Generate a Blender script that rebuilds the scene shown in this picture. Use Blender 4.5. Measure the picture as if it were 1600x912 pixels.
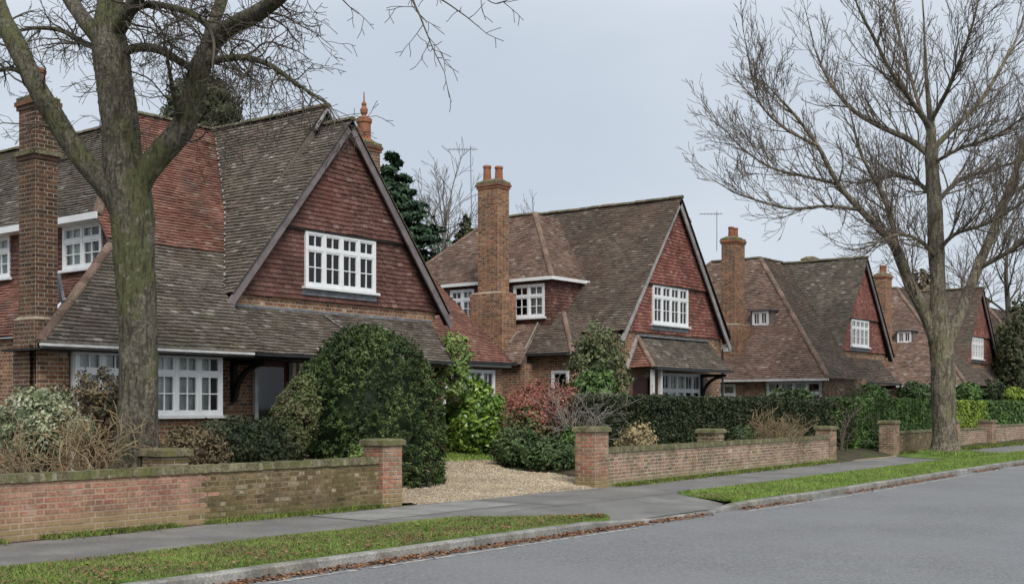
import bpy, math, random
import numpy as np
from mathutils import Vector, Matrix

random.seed(7)
RNG = np.random.default_rng(11)
for o in list(bpy.data.objects):
    bpy.data.objects.remove(o, do_unlink=True)
SC = bpy.context.scene
COL = SC.collection

# ------------------------------------------------------------------ camera
CAMZ, FPX, HORIZ = 1.65, 1885.0, 636.0
TH = math.atan2(2250 - 800, FPX)
AX = np.array([math.cos(TH), math.sin(TH), 0.0])
RX = np.array([math.sin(TH), -math.cos(TH), 0.0])
cam = bpy.data.cameras.new('camera')
camo = bpy.data.objects.new('camera', cam)
COL.objects.link(camo)
camo.location = (0, 0, CAMZ)
camo.rotation_euler = (math.radians(90), 0, TH - math.radians(90))
cam.sensor_width = 36.0
cam.lens = FPX / 1600.0 * 36.0
cam.shift_y = (HORIZ - 456.0) / 1600.0
cam.clip_start = 0.1
cam.clip_end = 2000
SC.camera = camo
SC.render.resolution_x, SC.render.resolution_y = 1024, 583

# ------------------------------------------------------------------ sky, sun, exposure
SUN_EL, SUN_AZ = math.radians(48), math.radians(205)
W = bpy.data.worlds.new('World')
SC.world = W
W.use_nodes = True
wn, wl = W.node_tree.nodes, W.node_tree.links
wn.clear()
wo = wn.new('ShaderNodeOutputWorld')
wb = wn.new('ShaderNodeBackground')
wb.inputs['Strength'].default_value = 0.1
sky = wn.new('ShaderNodeTexSky')
sky.sky_type = 'NISHITA'
sky.sun_disc = False
sky.sun_elevation = SUN_EL
sky.sun_rotation = SUN_AZ
sky.air_density = 1.0
sky.dust_density = 3.0
tc = wn.new('ShaderNodeTexCoord')
mp = wn.new('ShaderNodeMapping')
mp.inputs['Scale'].default_value = (1.0, 1.0, 2.6)
mp.inputs['Location'].default_value = (0.9, -2.4, 1.5)
nz = wn.new('ShaderNodeTexNoise')
nz.inputs['Scale'].default_value = 1.7
nz.inputs['Detail'].default_value = 5
nz.inputs['Roughness'].default_value = 0.5
rp = wn.new('ShaderNodeValToRGB')
rp.color_ramp.elements[0].position = 0.36
rp.color_ramp.elements[0].color = (2.9, 3.25, 3.7, 1)
rp.color_ramp.elements[1].position = 0.66
rp.color_ramp.elements[1].color = (3.62, 3.94, 4.32, 1)
mx = wn.new('ShaderNodeMix')
mx.data_type = 'RGBA'
mx.inputs[0].default_value = 0.94
wl.new(tc.outputs['Generated'], mp.inputs['Vector'])
wl.new(mp.outputs['Vector'], nz.inputs['Vector'])
wl.new(nz.outputs['Fac'], rp.inputs['Fac'])
wl.new(sky.outputs['Color'], mx.inputs[6])
wl.new(rp.outputs['Color'], mx.inputs[7])
wl.new(mx.outputs[2], wb.inputs['Color'])
wl.new(wb.outputs['Background'], wo.inputs['Surface'])

sl = bpy.data.lights.new('sun', 'SUN')
sl.energy = 1.5
sl.angle = math.radians(30)
sl.color = (1.0, 0.965, 0.91)
so = bpy.data.objects.new('sun', sl)
COL.objects.link(so)
# direction towards the sun: behind and to the left of the camera
sd = Vector((-0.55, -0.72, math.tan(SUN_EL) * 0.9)).normalized()
so.rotation_euler = sd.to_track_quat('Z', 'Y').to_euler()
so.location = (0, -5, 30)
sky.sun_rotation = math.atan2(sd.x, sd.y)

SC.view_settings.view_transform = 'Standard'
SC.view_settings.look = 'None'
SC.view_settings.exposure = 0.97
SC.view_settings.gamma = 1.0
SC.view_settings.use_curve_mapping = False

# ------------------------------------------------------------------ pixel helpers (photograph 1600 x 912 -> place)
CAMP = np.array([0, 0, CAMZ])
def ray(x, y):
    return AX + RX * ((x - 800) / FPX) + np.array([0, 0, (HORIZ - y) / FPX])
def PD(x, y, d):
    return CAMP + ray(x, y) * d
def PY(x, y, Y):
    r = ray(x, y); return CAMP + r * (Y / r[1])
def PX(x, y, X):
    r = ray(x, y); return CAMP + r * (X / r[0])
def XatY(x, Y):
    r = ray(x, HORIZ); return r[0] / r[1] * Y

# ------------------------------------------------------------------ materials
def _mixn(nt, fac, a, b, mode='MIX'):
    m = nt.nodes.new('ShaderNodeMix'); m.data_type = 'RGBA'; m.blend_type = mode
    for sock, v in ((m.inputs[0], fac), (m.inputs[6], a), (m.inputs[7], b)):
        if hasattr(v, 'is_output') or isinstance(v, bpy.types.NodeSocket):
            nt.links.new(v, sock)
        else:
            sock.default_value = v if isinstance(v, (int, float)) else (*v, 1)
    return m.outputs[2]
def _noise(nt, vec, scale, detail=3, rough=0.55, typ='noise'):
    if typ == 'vor':
        n = nt.nodes.new('ShaderNodeTexVoronoi')
        n.inputs['Scale'].default_value = scale
        nt.links.new(vec, n.inputs['Vector'])
        return n.outputs['Distance']
    n = nt.nodes.new('ShaderNodeTexNoise')
    n.inputs['Scale'].default_value = scale
    n.inputs['Detail'].default_value = detail
    n.inputs['Roughness'].default_value = rough
    nt.links.new(vec, n.inputs['Vector'])
    return n.outputs['Fac']
def _map(nt, v, lo, hi, a=0.0, b=1.0):
    m = nt.nodes.new('ShaderNodeMapRange')
    m.interpolation_type = 'SMOOTHSTEP'
    for i, q in enumerate((lo, hi, a, b)):
        m.inputs[i + 1].default_value = q
    nt.links.new(v, m.inputs[0])
    return m.outputs[0]

def mk(name, cols, rough=0.85, var=(6.0, 0.3), spots=(), bump=None, spec=0.3, fine=None, bscale=(1, 1, 1), zmoss=None, fiss=None):
    """cols: colour ramp over the per-piece random value; spots: (noise scale, lo, hi, colour, strength)"""
    m = bpy.data.materials.new(name); m.use_nodes = True
    nt = m.node_tree; nd = nt.nodes
    bs = nd['Principled BSDF']
    geo = nd.new('ShaderNodeNewGeometry')
    pos = geo.outputs['Position']
    if len(cols) > 1:
        at = nd.new('ShaderNodeAttribute'); at.attribute_name = 'rnd'
        r = nd.new('ShaderNodeValToRGB')
        el = r.color_ramp.elements
        while len(el) < len(cols): el.new(0.5)
        for i, c in enumerate(cols):
            el[i].position = i / (len(cols) - 1); el[i].color = (*c, 1)
        nt.links.new(at.outputs['Fac'], r.inputs['Fac'])
        c = r.outputs['Color']
    else:
        rgb = nd.new('ShaderNodeRGB'); rgb.outputs[0].default_value = (*cols[0], 1); c = rgb.outputs[0]
    if var:
        v = _map(nt, _noise(nt, pos, var[0], 4), 0.3, 0.7, 1 - var[1], 1 + var[1])
        cc = nd.new('ShaderNodeCombineColor')
        for i in range(3): nt.links.new(v, cc.inputs[i])
        c = _mixn(nt, 1.0, c, cc.outputs[0], 'MULTIPLY')
    if fine:
        v = _map(nt, _noise(nt, pos, fine[0], 3), 0.3, 0.7, 1 - fine[1], 1 + fine[1])
        cc = nd.new('ShaderNodeCombineColor')
        for i in range(3): nt.links.new(v, cc.inputs[i])
        c = _mixn(nt, 1.0, c, cc.outputs[0], 'MULTIPLY')
    for s in spots:
        f = _map(nt, _noise(nt, pos, s[0], 4), s[1], s[2], 0, s[4])
        c = _mixn(nt, f, c, s[3])
    if fiss:    # long dark furrows in bark
        mpf = nd.new('ShaderNodeMapping'); mpf.inputs['Scale'].default_value = (1, 1, fiss[5]); nt.links.new(pos, mpf.inputs['Vector'])
        c = _mixn(nt, _map(nt, _noise(nt, mpf.outputs[0], fiss[0], 3, .5), fiss[1], fiss[2], fiss[4], 0), c, fiss[3])
    if zmoss:   # damp moss that grows on the lowest courses of a wall
        sx = nd.new('ShaderNodeSeparateXYZ'); nt.links.new(pos, sx.inputs[0])
        ad = nd.new('ShaderNodeMath'); ad.operation = 'MULTIPLY_ADD'
        nt.links.new(_noise(nt, pos, 5.0, 4), ad.inputs[0]); ad.inputs[1].default_value = -zmoss[2]
        nt.links.new(sx.outputs[2], ad.inputs[2])
        f = _map(nt, ad.outputs[0], zmoss[0] - zmoss[2] * .5, zmoss[1] - zmoss[2] * .5, zmoss[4], 0)
        c = _mixn(nt, f, c, zmoss[3])
    nt.links.new(c, bs.inputs['Base Color'])
    if isinstance(rough, tuple):
        nt.links.new(_map(nt, _noise(nt, pos, rough[2], 4), 0.35, 0.65, rough[0], rough[1]), bs.inputs['Roughness'])
    else:
        bs.inputs['Roughness'].default_value = rough
    bs.inputs['Specular IOR Level'].default_value = spec
    if bump:
        vec = pos
        if bscale != (1, 1, 1):
            mpn = nd.new('ShaderNodeMapping'); mpn.inputs['Scale'].default_value = bscale
            nt.links.new(pos, mpn.inputs['Vector']); vec = mpn.outputs[0]
        b = nd.new('ShaderNodeBump'); b.inputs['Strength'].default_value = bump[1]; b.inputs['Distance'].default_value = bump[2]
        nt.links.new(_noise(nt, vec, bump[0], 5, 0.6, bump[3] if len(bump) > 3 else 'noise'), b.inputs['Height'])
        nt.links.new(b.outputs['Normal'], bs.inputs['Normal'])
    return m

MAT = {}
LICHEN = (0.46, 0.45, 0.40)
MOSS = (0.075, 0.085, 0.028)
MAT['tile_brown'] = mk('old brown clay roof tile', [(.088, .064, .050), (.108, .080, .062), (.125, .094, .073), (.145, .112, .088), (.21, .18, .148)], .9, (1.1, .2),
    [(1.3, .46, .70, (.085, .078, .062), .7), (.8, .54, .75, (.145, .075, .05), .55), (2.6, .56, .74, (.125, .118, .072), .5), (24.0, .675, .70, (.34, .32, .28), .7)], fine=(34, .3), bump=(40, .4, .01))
MAT['tile_grey'] = mk('lichened grey brown roof tile', [(.086, .070, .056), (.108, .090, .072), (.130, .110, .090), (.155, .134, .110), (.26, .24, .205)], .9, (1.3, .2),
    [(1.2, .52, .76, (.13, .085, .062), .55), (2.0, .52, .72, (.125, .118, .072), .6), (22.0, .655, .685, (.38, .365, .32), .8), (5.0, .60, .72, (.062, .054, .045), .5)], fine=(34, .3), bump=(40, .4, .01))
MAT['tile_red'] = mk('weathered red brown roof tile', [(.145, .062, .046), (.175, .078, .057), (.20, .094, .068), (.225, .118, .088), (.26, .19, .15)], .88, (1.2, .22),
    [(1.1, .48, .72, (.115, .078, .06), .75), (22.0, .67, .70, (.36, .32, .27), .7)], fine=(30, .28), bump=(40, .4, .01))
MAT['tile_rust'] = mk('faded rust coloured roof tile', [(.15, .095, .071), (.185, .118, .089), (.215, .143, .110), (.245, .175, .14), (.33, .28, .235)], .88, (1.2, .22),
    [(1.0, .50, .74, (.10, .078, .062), .65), (2.4, .58, .74, (.20, .095, .065), .5), (22.0, .655, .69, (.38, .345, .30), .7)], fine=(30, .28), bump=(40, .4, .01))
MAT['hang'] = mk('dark red hanging tile', [(.098, .046, .037), (.118, .056, .045), (.136, .066, .053), (.165, .086, .070), (.21, .135, .11)], .85, (1.4, .22),
    [(1.0, .5, .74, (.15, .05, .036), .5), (1.8, .56, .76, (.105, .062, .05), .5), (13, .70, .74, (.36, .30, .26), .7)], fine=(30, .28), bump=(40, .35, .008))
MAT['hang_red'] = mk('red hanging tile', [(.165, .064, .050), (.20, .078, .062), (.23, .094, .074), (.27, .128, .10), (.30, .175, .14)], .85, (1.4, .22),
    [(1.0, .5, .74, (.21, .062, .045), .45), (1.8, .56, .76, (.17, .085, .065), .5), (13, .70, .74, (.36, .30, .26), .6)], fine=(30, .28), bump=(40, .35, .008))
MAT['hip'] = mk('rusty hip tile', [(.13, .085, .064), (.17, .11, .082), (.21, .14, .105)], .92, (3, .3), [(6, .56, .68, (.11, .11, .055), .6), (20, .62, .66, LICHEN, .7)], bump=(30, .5, .02))
MAT['ridge'] = mk('mossy ridge tile', [(.10, .085, .068), (.16, .12, .09), (.13, .12, .08)], .95, (3, .3), [(5, .48, .6, MOSS, .75), (20, .62, .66, LICHEN, .7)], bump=(30, .5, .02))
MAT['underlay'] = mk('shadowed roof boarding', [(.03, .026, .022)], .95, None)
MAT['brick_house'] = mk('orange brown house brick', [(.17, .072, .040), (.26, .115, .058), (.31, .15, .078), (.22, .088, .048), (.13, .07, .05), (.36, .20, .11)], .9, (2.0, .25),
    [(1.4, .55, .72, (.11, .075, .05), .5)], fine=(26, .25), bump=(35, .4, .006))
MAT['brick_chim'] = mk('sooty chimney brick', [(.10, .055, .036), (.155, .078, .046), (.20, .10, .058), (.12, .06, .045), (.085, .058, .044)], .92, (1.6, .3),
    [(2.5, .56, .70, (.10, .10, .05), .5)], fine=(26, .25), bump=(35, .4, .006))
MAT['brick_pink'] = mk('pinkish garden wall brick', [(.30, .135, .092), (.35, .165, .115), (.40, .215, .155), (.28, .15, .105), (.35, .20, .135)], .9, (2.0, .22),
    [(3.0, .58, .72, (.50, .36, .29), .6), (1.5, .6, .75, (.24, .16, .09), .6)], fine=(30, .25), bump=(35, .4, .006), zmoss=(.06, .42, .30, (.30, .235, .11), .85))
MAT['brick_old'] = mk('dirty brown garden wall brick', [(.115, .074, .040), (.17, .115, .060), (.22, .15, .083), (.14, .094, .045), (.26, .18, .11), (.10, .072, .04), (.42, .34, .24)], .93, (2.6, .4),
    [(2.6, .46, .66, (.095, .08, .032), .75), (9, .64, .69, (.44, .38, .29), .65)], fine=(26, .3), bump=(35, .5, .008), zmoss=(-.05, .25, .25, (.16, .15, .05), .8))
MAT['brick_tan'] = mk('tan and pink garden wall brick', [(.24, .15, .095), (.33, .18, .12), (.36, .225, .15), (.30, .14, .10), (.25, .175, .115), (.14, .10, .07), (.40, .29, .20)], .92, (1.5, .25),
    [(2.6, .50, .66, (.15, .115, .065), .65), (9, .70, .74, (.52, .46, .37), .6)], fine=(26, .25), bump=(35, .5, .008), zmoss=(.02, .30, .2, (.31, .26, .135), .8))
MAT['brick_pier'] = mk('orange red pier brick', [(.30, .125, .078), (.34, .155, .098), (.26, .125, .085), (.24, .15, .10), (.38, .22, .15), (.20, .14, .09)], .9, (2.0, .25),
    [(3.4, .58, .72, (.45, .34, .26), .5)], fine=(28, .25), bump=(35, .4, .006), zmoss=(.02, .36, .2, (.27, .22, .085), .85))
MAT['mortar'] = mk('pale lime mortar', [(.44, .39, .31)], .95, (8, .25), [(2.6, .5, .7, (.17, .145, .08), .5)])
MAT['mortar_d'] = mk('mossy dark mortar', [(.20, .165, .095)], .95, (3, .35), [(2.0, .5, .66, (.11, .105, .04), .7), (9, .62, .70, (.36, .31, .23), .5)])
MAT['mortar_p'] = mk('pinkish stained mortar', [(.36, .27, .195)], .95, (4, .25), [(2.0, .5, .7, (.22, .17, .10), .6)])
MAT['mortar_h'] = mk('house mortar', [(.36, .30, .225)], .95, (8, .25))
MAT['coping'] = mk('mossy stone coping', [(.15, .13, .078), (.20, .175, .11), (.12, .108, .06), (.25, .225, .16)], .95, (4, .35),
    [(5, .44, .60, (.11, .12, .038), .75), (13, .66, .70, (.46, .43, .36), .6)], fine=(30, .3), bump=(30, .6, .015))
MAT['white'] = mk('white painted timber', [(.74, .75, .75)], .45, (5, .05), spec=.4)
MAT['offwhite'] = mk('weathered white paint', [(.62, .62, .60)], .6, (5, .14), [(8, .6, .7, (.36, .34, .30), .5)])
MAT['barge'] = mk('brown grey bargeboard', [(.17, .145, .145)], .7, (4, .22), [(9, .58, .7, (.22, .20, .19), .5)], bump=(50, .2, .005))
MAT['barge_grey'] = mk('pale grey bargeboard', [(.33, .315, .305)], .7, (4, .22), [(9, .55, .7, (.12, .11, .10), .5)], bump=(50, .2, .005))
MAT['black_timber'] = mk('black stained timber', [(.022, .02, .019)], .6, (6, .3))
MAT['gutter'] = mk('dark gutter', [(.03, .03, .032)], .5, (6, .2))
MAT['lead'] = mk('lead flashing', [(.17, .18, .20)], .6, (6, .25), [(12, .6, .7, (.40, .40, .40), .6)])
MAT['mortar_w'] = mk('white mortar fillet', [(.26, .25, .23)], .9, (10, .3))
MAT['terracotta'] = mk('terracotta chimney pot', [(.27, .112, .062)], .85, (6, .25), [(6, .56, .7, (.20, .10, .06), .6)], bump=(30, .2, .01))
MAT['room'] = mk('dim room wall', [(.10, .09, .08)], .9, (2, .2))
MAT['curtain'] = mk('pale net curtain', [(.70, .71, .68)], .95, (9, .1))
MAT['door_red'] = mk('dark red painted door', [(.10, .018, .018)], .4, (4, .2))
MAT['metal'] = mk('grey aerial metal', [(.22, .23, .25)], .5, None)
MAT['asphalt'] = mk('damp grey asphalt road', [(.185, .185, .187)], (.5, .68, .8), (.45, .06), [(.22, .45, .62, (.205, .205, .207), .5), (1.3, .60, .72, (.155, .155, .158), .35), (28, .60, .66, (.30, .30, .30), .45), (45, .62, .68, (.075, .075, .08), .6)], fine=(26, .30), bump=(60, .8, .014), spec=.4)
MAT['pave'] = mk('tarmac pavement', [(.165, .158, .148)], (.5, .8, 1.3), (.9, .16), [(.7, .5, .64, (.25, .238, .22), .65), (3.2, .62, .72, (.085, .085, .08), .5), (2.0, .64, .74, (.10, .115, .05), .35)], fine=(70, .25), bump=(110, .6, .01), spec=.4)
MAT['slab'] = mk('pale concrete slab', [(.24, .235, .22)], .85, (1.6, .16), [(2, .55, .7, (.16, .155, .14), .6)], fine=(50, .2), bump=(90, .3, .005))
MAT['kerb'] = mk('concrete kerb stone', [(.20, .195, .18), (.27, .262, .245), (.23, .215, .19)], .9, (2.5, .25), [(3, .5, .66, (.13, .12, .085), .6)], fine=(40, .25), bump=(60, .4, .008))
MAT['paint'] = mk('worn white road paint', [(.44, .42, .385)], .7, (2.5, .2), [(7, .40, .58, (.19, .19, .19), .85)], fine=(50, .3))
MAT['soil'] = mk('damp garden soil', [(.065, .05, .034)], .95, (3, .4), [(2.0, .48, .6, (.06, .085, .022), .8)], bump=(14, .9, .05))
MAT['lawn'] = mk('turf', [(.105, .165, .03)], .95, (1.5, .3), [(3.0, .58, .72, (.12, .10, .05), .6)], fine=(40, .4), bump=(50, .7, .03))
MAT['grass'] = mk('grass blades', [(.12, .20, .034), (.17, .265, .048), (.225, .325, .068), (.135, .215, .04), (.29, .31, .11)], .8, (.9, .2), [(1.7, .53, .68, (.20, .17, .08), .6)])
MAT['grass_worn'] = mk('worn leafy grass blades', [(.11, .18, .03), (.15, .23, .04), (.19, .27, .055), (.16, .17, .06), (.24, .22, .10)], .8, (.9, .25), [(1.3, .48, .62, (.17, .14, .07), .75), (4.0, .56, .66, (.14, .11, .06), .6)])
MAT['moss_strip'] = mk('moss and weeds', [(.07, .115, .02), (.12, .17, .03), (.17, .20, .045), (.09, .09, .035)], .9, (2, .3))
MAT['gravel'] = mk('golden gravel', [(.22, .165, .11), (.38, .30, .205), (.47, .39, .28), (.30, .23, .155), (.58, .52, .42), (.16, .12, .085)], .9, (1.0, .2))
MAT['gravel_bed'] = mk('gravel bed', [(.40, .31, .20)], .95, (1.2, .2), fine=(55, .5), bump=(60, .9, .03, 'vor'))
MAT['leaf_litter'] = mk('fallen brown leaves', [(.11, .045, .025), (.19, .085, .042), (.28, .15, .08), (.145, .055, .032), (.33, .21, .13), (.075, .035, .025)], .85, None)
MAT['ground'] = mk('open ground', [(.06, .07, .03)], .95, (.3, .3))
MAT['earth_line'] = mk('dark earth joint', [(.05, .042, .03)], .95, (5, .4))

def glass_mat():
    m = bpy.data.materials.new('window glass'); m.use_nodes = True
    nt = m.node_tree; nt.nodes.clear()
    o = nt.nodes.new('ShaderNodeOutputMaterial')
    t = nt.nodes.new('ShaderNodeBsdfTransparent'); t.inputs[0].default_value = (.90, .93, .93, 1)
    g = nt.nodes.new('ShaderNodeBsdfGlossy'); g.inputs['Roughness'].default_value = .03
    f = nt.nodes.new('ShaderNodeFresnel'); f.inputs[0].default_value = 1.55
    mxs = nt.nodes.new('ShaderNodeMixShader')
    nt.links.new(f.outputs[0], mxs.inputs[0]); nt.links.new(t.outputs[0], mxs.inputs[1]); nt.links.new(g.outputs[0], mxs.inputs[2])
    nt.links.new(mxs.outputs[0], o.inputs[0])
    return m
MAT['glass'] = glass_mat()

def leafm(name, cols, var=(1.6, .3), rough=.6, spec=.3, trans=.15):
    m = mk(name, cols, rough, var, spec=spec)
    b = m.node_tree.nodes['Principled BSDF']
    return m
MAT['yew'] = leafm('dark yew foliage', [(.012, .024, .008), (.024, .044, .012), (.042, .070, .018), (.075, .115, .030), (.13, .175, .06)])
MAT['hedge_dark'] = leafm('dark clipped hedge foliage', [(.013, .021, .008), (.022, .035, .012), (.034, .050, .017), (.050, .060, .026), (.075, .065, .036)])
MAT['hedge_green'] = leafm('green hedge foliage', [(.034, .072, .018), (.058, .115, .027), (.092, .162, .038), (.13, .205, .056)])
MAT['hedge_gold'] = leafm('yellow green hedge foliage', [(.11, .17, .02), (.17, .24, .03), (.23, .30, .045), (.09, .14, .02)])
MAT['lime_leaf'] = leafm('bright laurel leaves', [(.045, .10, .014), (.085, .17, .02), (.14, .24, .03), (.22, .30, .035), (.035, .075, .014)], spec=.5, rough=.4)
MAT['pale_leaf'] = leafm('pale climber leaves', [(.09, .15, .03), (.14, .21, .05), (.20, .27, .09), (.07, .115, .026)])
MAT['garden_leaf'] = leafm('garden shrub leaves', [(.03, .055, .017), (.05, .085, .028), (.08, .125, .045), (.10, .14, .06)])
MAT['var_leaf'] = leafm('grey green tall shrub leaves', [(.05, .068, .026), (.085, .105, .042), (.12, .14, .06), (.16, .175, .09), (.045, .08, .02)])
MAT['silver_leaf'] = leafm('cream edged leaves', [(.10, .125, .055), (.20, .23, .12), (.32, .34, .22), (.42, .43, .31)])
MAT['red_leaf'] = leafm('red shrub leaves', [(.12, .04, .03), (.24, .075, .055), (.33, .12, .09), (.22, .11, .06), (.40, .19, .15)])
MAT['tan_leaf'] = leafm('dry tan flower heads', [(.20, .145, .07), (.30, .23, .12), (.38, .31, .17), (.24, .18, .10)])
MAT['brown_leaf'] = leafm('brown dry leaves', [(.075, .05, .03), (.12, .085, .048), (.15, .115, .06), (.06, .06, .026)])
MAT['conifer'] = leafm('blue green conifer needles', [(.012, .030, .016), (.022, .050, .024), (.034, .070, .032), (.05, .09, .042)])
MAT['rust_conifer'] = leafm('browned conifer foliage', [(.055, .080, .026), (.095, .12, .042), (.14, .145, .06), (.15, .115, .07)])
MAT['ivy'] = leafm('dark ivy leaves', [(.024, .035, .014), (.04, .055, .02), (.065, .07, .03), (.08, .065, .04)])
MAT['bark'] = mk('grey brown tree bark', [(.14, .125, .095)], .95, (3.0, .3), [(1.3, .46, .60, (.105, .112, .045), .85), (9, .60, .66, (.25, .22, .17), .7)], fine=(22, .4), bump=(24, 1.0, .09), bscale=(1, 1, .22), fiss=(20, .38, .50, (.045, .038, .028), .7, .2))
MAT['bark2'] = mk('grey green street tree bark', [(.175, .152, .112)], .95, (2.2, .3), [(1.2, .50, .68, (.14, .135, .065), .7), (9, .60, .66, (.30, .27, .21), .6)], fine=(14, .4), bump=(14, 1.0, .06), bscale=(1, 1, .3), fiss=(11, .40, .50, (.06, .05, .036), .7, .25))
MAT['twig'] = mk('dark twig bark', [(.075, .062, .05), (.11, .092, .07)], .9, (2, .25))
MAT['twig_purple'] = mk('purple brown twig bark', [(.13, .105, .085), (.18, .15, .12)], .9, (2, .25))
MAT['twig_tan'] = mk('tan bare stems', [(.24, .175, .10), (.34, .26, .155), (.19, .13, .075)], .9, (2, .25))
MAT['twig_grey'] = mk('grey bare stems', [(.26, .235, .20), (.36, .33, .29), (.20, .175, .15)], .9, (2, .25))
MAT['far_tree'] = mk('haze paled tree bark', [(.17, .15, .135), (.22, .20, .18)], .95, None)  # pale tone puts distance haze into the bark colour

# ------------------------------------------------------------------ object helpers
LOC = {}
def thing(name, label, cat, loc, group=None):
    o = bpy.data.objects.new(name, None); COL.objects.link(o)
    o.empty_display_size = .3
    o.location = Vector([float(v) for v in loc]); LOC[o.name] = Vector([float(v) for v in loc])
    o['label'] = label; o['category'] = cat
    if group: o['group'] = group
    return o
def tag(o, label, cat, group=None):
    o['label'] = label; o['category'] = cat
    if group: o['group'] = group
    return o
def setpar(o, parent):
    if parent is None: return
    o.parent = parent
    l = LOC.get(parent.name)
    if l is not None: o.matrix_parent_inverse = Matrix.Translation(-l)
def link(name, me, mat, parent=None, kind=None, smooth=False):
    o = bpy.data.objects.new(name, me); COL.objects.link(o)
    if mat is not None and not me.materials:
        me.materials.append(MAT[mat] if isinstance(mat, str) else mat)
    setpar(o, parent)
    if kind: o['kind'] = kind
    return o
def np_mesh(name, V, faces, rnd=None, smooth=False):
    """faces: list of int arrays (n,k)"""
    V = np.asarray(V, dtype=np.float32).reshape(-1, 3)
    faces = [np.asarray(f, dtype=np.int32) for f in faces if len(f)]
    me = bpy.data.meshes.new(name)
    me.vertices.add(len(V)); me.vertices.foreach_set('co', V.ravel())
    nl = sum(f.size for f in faces); npoly = sum(len(f) for f in faces)
    me.loops.add(nl); me.polygons.add(npoly)
    me.loops.foreach_set('vertex_index', np.concatenate([f.ravel() for f in faces]))
    tot = np.concatenate([np.full(len(f), f.shape[1], np.int32) for f in faces])
    st = np.zeros(npoly, np.int32); st[1:] = np.cumsum(tot)[:-1]
    me.polygons.foreach_set('loop_start', st)
    try: me.polygons.foreach_set('loop_total', tot)
    except Exception: pass
    me.update(calc_edges=True)
    me.polygons.foreach_set('use_smooth', np.full(npoly, bool(smooth)))
    a = me.attributes.new('rnd', 'FLOAT', 'POINT')
    if rnd is None: rnd = np.full(len(V), .5)
    a.data.foreach_set('value', np.asarray(rnd, np.float32))
    return me

class MB:
    """collects boxes, bars and sheets into one mesh"""
    def __init__(s): s.v = []; s.f = []; s.r = []
    def add(s, V, F, r=.5):
        b = len(s.v); s.v += [tuple(float(q) for q in p) for p in V]; s.f += [tuple(i + b for i in f) for f in F]; s.r += [r] * len(V); return s
    def box(s, lo, hi, r=.5):
        (x0, y0, z0), (x1, y1, z1) = lo, hi
        return s.add([(x0, y0, z0), (x1, y0, z0), (x1, y1, z0), (x0, y1, z0), (x0, y0, z1), (x1, y0, z1), (x1, y1, z1), (x0, y1, z1)],
            [(0, 3, 2, 1), (4, 5, 6, 7), (0, 1, 5, 4), (1, 2, 6, 5), (2, 3, 7, 6), (3, 0, 4, 7)], r)
    def obox(s, o, e, u, n, a, b, c, r=.5):
        o, e, u, n = (np.asarray(q, float) for q in (o, e, u, n))
        V = []
        for k in (c[0], c[1]):
            for (i, j) in ((0, 0), (1, 0), (1, 1), (0, 1)):
                V.append(o + e * a[i] + u * b[j] + n * k)
        return s.add(V, [(0, 3, 2, 1), (4, 5, 6, 7), (0, 1, 5, 4), (1, 2, 6, 5), (2, 3, 7, 6), (3, 0, 4, 7)], r)
    def bar(s, p, q, w, h, up=(0, 0, 1), r=.5):
        p, q = np.asarray(p, float), np.asarray(q, float)
        d = q - p; L = np.linalg.norm(d); d /= L
        sx = np.cross(d, np.asarray(up, float)); nn = np.linalg.norm(sx)
        sx = np.array([1., 0, 0]) if nn < 1e-5 else sx / nn
        u = np.cross(sx, d)
        return s.obox(p, d, sx, u, (0, L), (-w / 2, w / 2), (-h / 2, h / 2), r)
    def tube(s, pts, rad, n=8, cap=True, r=.5):
        V, F = tube_arr(np.asarray(pts, float), np.asarray(rad, float), n)
        b = len(s.v); s.v += [tuple(p) for p in V.tolist()]; s.f += [tuple(i + b for i in f) for f in F.tolist()]
        if cap:
            s.f.append(tuple(b + i for i in range(n))[::-1]); k = b + len(V) - n; s.f.append(tuple(k + i for i in range(n)))
        s.r += [r] * len(V); return s
    def lathe(s, o, prof, n=14, r=.5):
        o = np.asarray(o, float)
        return s.tube([o + np.array([0, 0, z]) for _, z in prof], [q for q, _ in prof], n, True, r)
    def mesh(s, name, smooth=False):
        me = bpy.data.meshes.new(name); me.from_pydata(s.v, [], s.f)
        if smooth: me.polygons.foreach_set('use_smooth', np.ones(len(me.polygons), bool))
        a = me.attributes.new('rnd', 'FLOAT', 'POINT'); a.data.foreach_set('value', np.asarray(s.r, np.float32))
        return me
    def build(s, name, mat, parent=None, smooth=False, kind=None):
        return link(name, s.mesh(name, smooth), mat, parent, kind)

def tube_arr(P, R, n):
    T = np.gradient(P, axis=0); T /= np.maximum(np.linalg.norm(T, axis=1, keepdims=True), 1e-9)
    ref = np.array([0, 0, 1.0]) if abs(T[:, 2]).mean() < .8 else np.array([1.0, .1, 0])
    U = np.cross(T, ref); U /= np.maximum(np.linalg.norm(U, axis=1, keepdims=True), 1e-9)
    Wv = np.cross(T, U)
    a = np.arange(n) / n * 2 * np.pi
    V = P[:, None, :] + R[:, None, None] * (np.cos(a)[None, :, None] * U[:, None, :] + np.sin(a)[None, :, None] * Wv[:, None, :])
    m = len(P)
    i = np.arange(m - 1)[:, None] * n; j = np.arange(n)[None, :]; j2 = (j + 1) % n
    F = np.stack([i + j, i + n + j, i + n + j2, i + j2], -1).reshape(-1, 4)
    return V.reshape(-1, 3), F

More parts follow.
